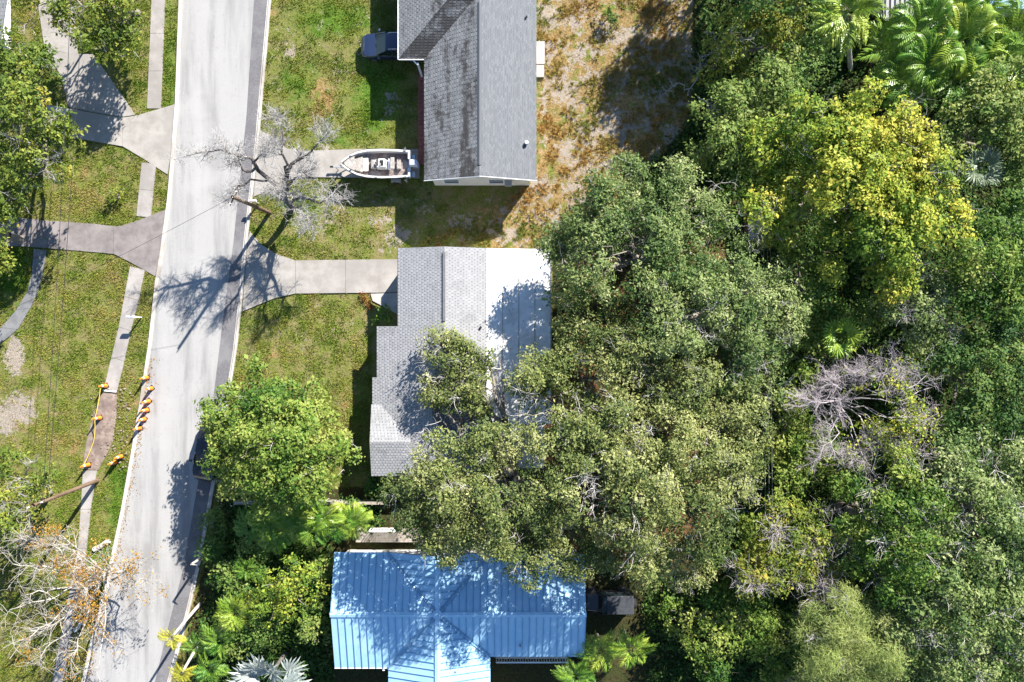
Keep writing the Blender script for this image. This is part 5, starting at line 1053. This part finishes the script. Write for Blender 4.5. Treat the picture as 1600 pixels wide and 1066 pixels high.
palm('palm', 'pale silvery fan palm on the right flank of the yellow tree', (1530, 262, 6.4), 1.5, 14, 'fan', 'frond_pale', r=.12)
palm('palm', 'green palm under the south edge of the olive oaks', (1022, 868, 6.8), 1.9, 16, 'feather', 'frond_green', r=.1, tl=(-.1, .8))
palm('palm', 'half dry palm with brown fronds right of the blue roof corner', (985, 1012, 3.4), 1.9, 10, 'feather', 'frond_lime', r=.1, dry=9)
palm('palm', 'lime palm against the south east corner of the blue roof', (940, 1015, 3.0), 1.8, 14, 'feather', 'frond_lime', r=.1)
palm('palm', 'green palm at the bottom edge south of the blue roof', (900, 1055, 2.6), 1.7, 14, 'feather', 'frond_green', r=.08)
palm('palm', 'lime fan palm glowing in the gap south of the yellow tree', (1310, 525, 4.8), 1.5, 14, 'fan', 'frond_lime', r=.1)

# ------------------------------------------------------------------ ground cover
def scatter(n, rng, polys, holes=()):
    out = []
    for poly in polys:
        xs, ys_ = [p[0] for p in poly], [p[1] for p in poly]; x = rng.uniform(min(xs), max(xs), n * 2); y = rng.uniform(min(ys_), max(ys_), n * 2); k = inpoly(x, y, poly)
        jx, jy = rng.normal(0, 1.3, (2, len(x)))
        for h in holes: k &= ~inpoly(x + jx, y + jy, h)
        out.append(np.stack([x[k], y[k]], 1))
    o = np.concatenate(out); return o[rng.permutation(len(o))[:n]]
rng = np.random.default_rng(21)
houses = [[(523, 862), (915, 862), (915, 1026), (775, 1030), (775, 1100), (600, 1100), (600, 1045), (523, 1045)], [(580, 380), (862, 380), (862, 690), (770, 745), (580, 745)], [(920, 925), (1010, 925), (1010, 975), (920, 975)], [(520, 830), (660, 830), (660, 870), (520, 870)]]
q = scatter(9000, rng, [[(1085, -20), (1085, 180), (1000, 280), (1160, 420), (1190, 700), (1100, 900), (1010, 900), (1010, 1090), (1640, 1090), (1640, -20)]], houses)
q = np.concatenate([q, scatter(1500, rng, [[(372, 770), (600, 785), (590, 840), (520, 850), (515, 1090), (300, 1090), (330, 900), (360, 790)]], houses), scatter(700, rng, [[(880, 330), (1160, 420), (1190, 700), (1010, 900), (870, 700)]])])
c = np.stack([(q[:, 0] - 800) / 20, (533 - q[:, 1]) / 20, .1 + .9 * rng.random(len(q)) * vnoise(q, .02)], 1)
i = np.repeat(np.arange(len(c)), 14); m = len(i); p = c[i] + rng.normal(0, .3, (m, 3)) * np.array([1, 1, .5]); p[:, 2] = np.maximum(p[:, 2], .02)
tt = norm(rng.normal(0, 1, (m, 3)) * np.array([1, 1, .4])); nr = norm(rng.normal(0, .5, (m, 3)) + np.array([0, 0, .9])); s = rng.uniform(.15, .36, m)
v, f, ti = leaf_quads(p, tt, nr, s, s * .5, .4 + np.repeat(rng.normal(0, .2, len(c)), 14) + rng.normal(0, .12, m)); link('undergrowth', npmesh('undergrowth', v, f, dict(tint=ti)), M['undergrowth'], kind='stuff')
# grass blades and weeds
roadpoly = ROAD_L + ROAD_R[::-1]
solid = [roadpoly, [(580, 386), (860, 386), (860, 740), (580, 740)], [(650, -80), (840, -80), (840, 282), (665, 282), (665, 100)]]
for o in list(COL.objects):
    if o.name.split('.')[0] == 'slab' and o.type == 'MESH':
        vv = [o.matrix_basis @ x.co for x in o.data.vertices]; nn = len(vv) // 2; solid.append([(v_.x * 20 + 800, 533 - v_.y * 20) for v_ in vv[:nn]])
solid.append([(160, 612), (183, 616), (182, 650), (176, 690), (166, 712), (153, 735), (129, 733), (135, 690), (147, 645)])
def ga(A, q):     # read a ground attribute at pixel positions
    x = np.clip(((q[:, 0] - 800) / 20 + 49) / .25, 0, 391).astype(int) + 4; y = np.clip(((533 - q[:, 1]) / 20 + 35) / .25, 0, 279).astype(int) + 4; return A[y, x]
def blades(name, n, hgt, mat, zone, seed, dens):
    rng = np.random.default_rng(seed); q = scatter(n, rng, zone, solid); pp = np.stack([(q[:, 0] - 800) / 20, (533 - q[:, 1]) / 20], 1)
    n1 = vnoise(pp, 1.4, 3) * .6 + vnoise(pp, 5, 8) * .4; sa, dr, lu, wo = (ga(A, q) for A in (sand, dry, lush, woods))
    k = rng.random(len(q)) < np.clip(dens + (n1 - .5) * 3 - sa * 1.5 - wo * 1.2, .02, 1); q, pp, n1, dr, lu = q[k], pp[k], n1[k], dr[k], lu[k]; m = len(q)
    z = ga(gz, q); a = rng.uniform(0, 6.283, m); h = hgt * rng.uniform(.4, 1.3, m); wd = rng.uniform(.02, .05, m); le = rng.normal(0, .6, (m, 2)) * h[:, None]
    c = np.stack([pp[:, 0], pp[:, 1], z - .01], 1); b = np.stack([np.cos(a) * wd, np.sin(a) * wd, 0 * a], 1)
    V = np.stack([c - b, c + b, c + np.stack([le[:, 0], le[:, 1], h], 1)], 1).reshape(-1, 3)
    ti = .38 + dr * .55 - lu * .22 + (vnoise(pp, .9, 17) - .5) * .7 + rng.normal(0, .14, m)
    link(name, npmesh(name, V, np.arange(3 * m).reshape(-1, 3), dict(tint=np.repeat(np.clip(ti, 0, 1), 3))), M[mat], kind='stuff')
Z = [[(-60, -40), (285, -40), (262, 330), (170, 1090), (-60, 1090)], [(400, -40), (660, -40), (660, 290), (800, 400), (620, 400), (640, 760), (330, 780)]]
blades('grass', 330000, .13, 'grass', Z, 31, .75)
Y = [[(835, -40), (1100, -40), (1095, 260), (900, 380), (640, 390), (840, 285)], [(280, 780), (520, 790), (515, 1090), (250, 1090)]]
blades('dry_weeds', 90000, .12, 'weed', Y, 32, .55)
rng = np.random.default_rng(41); q = scatter(2600, rng, Y[:1], solid); pp = np.stack([(q[:, 0] - 800) / 20, (533 - q[:, 1]) / 20], 1)
k = rng.random(len(q)) < np.clip(.75 + (vnoise(pp, .9, 5) - .5) * 3.2 - ga(woods, q), .03, 1); q, pp = q[k], pp[k]; rr_ = rng.uniform(.08, .3, len(q)); i = np.repeat(np.arange(len(q)), (rr_ * 90).astype(int) + 4); m = len(i)
a = rng.uniform(0, 6.283, m); d_ = np.stack([np.cos(a), np.sin(a)], 1); rad = rng.random(m) ** .5 * rr_[i]; c = np.stack([pp[i, 0] + d_[:, 0] * rad * .5, pp[i, 1] + d_[:, 1] * rad * .5, ga(gz, q)[i]], 1)
h = rr_[i] * rng.uniform(.5, 1.2, m); b = np.stack([-d_[:, 1], d_[:, 0], 0 * a], 1) * rng.uniform(.02, .04, m)[:, None]
V = np.stack([c - b, c + b, c + np.stack([d_[:, 0] * rad, d_[:, 1] * rad, h], 1)], 1).reshape(-1, 3); ti = .55 + (vnoise(pp, .35, 17) - .5)[i] * 1.1 + rng.normal(0, .12, len(q))[i] + rng.normal(0, .12, m)
link('dry_tufts', npmesh('dry_tufts', V, np.arange(3 * m).reshape(-1, 3), dict(tint=np.repeat(np.clip(ti, 0, 1), 3))), M['weed'], kind='stuff')
# red and yellow flowers edging the entry path
q = scatter(90, rng, [[(561, 459), (568, 456), (585, 480), (578, 487)]]); c = np.stack([(q[:, 0] - 800) / 20, (533 - q[:, 1]) / 20, .12 + .15 * rng.random(len(q))], 1); i = np.repeat(np.arange(len(c)), 5); m = len(i)
v, f, ti = leaf_quads(c[i] + rng.normal(0, .06, (m, 3)), norm(rng.normal(0, 1, (m, 3))), norm(rng.normal(0, .4, (m, 3)) + np.array([0, 0, 1])), np.full(m, .1), np.full(m, .07), np.repeat(rng.random(len(c)), 5)); link('flower_bed', npmesh('flower_bed', v, f, dict(tint=ti)), M['flower'], kind='stuff')
# fallen leaves along the kerbs and under the dying tree
q = np.concatenate([np.stack([np.interp(yy, [p_[1] for p_ in ROAD_L], [p_[0] for p_ in ROAD_L]) + 6 + rng.exponential(4, 900), yy], 1) for yy in [rng.uniform(560, 1066, 900)]] + [scatter(900, rng, [[(0, 800), (170, 800), (150, 1066), (0, 1066)]])])
m = len(q); c = np.stack([(q[:, 0] - 800) / 20, (533 - q[:, 1]) / 20, np.full(m, .06)], 1)
fx = rng.uniform(-1.8, 2.8, 260); fy = rng.uniform(-5, 6.7, 260); c = np.concatenate([c, np.stack([fx, fy, 3.2 - (fx + 1.88) * .0846 + .015], 1)]); m = len(c); s = rng.uniform(.05, .12, m)
v, f, ti = leaf_quads(c, norm(rng.normal(0, 1, (m, 3)) * np.array([1, 1, .15])), norm(rng.normal(0, .2, (m, 3)) + np.array([0, 0, 1])), s, s * .6, rng.random(m)); link('fallen_leaves', npmesh('fallen_leaves', v, f, dict(tint=ti)), M['rust'], kind='stuff')
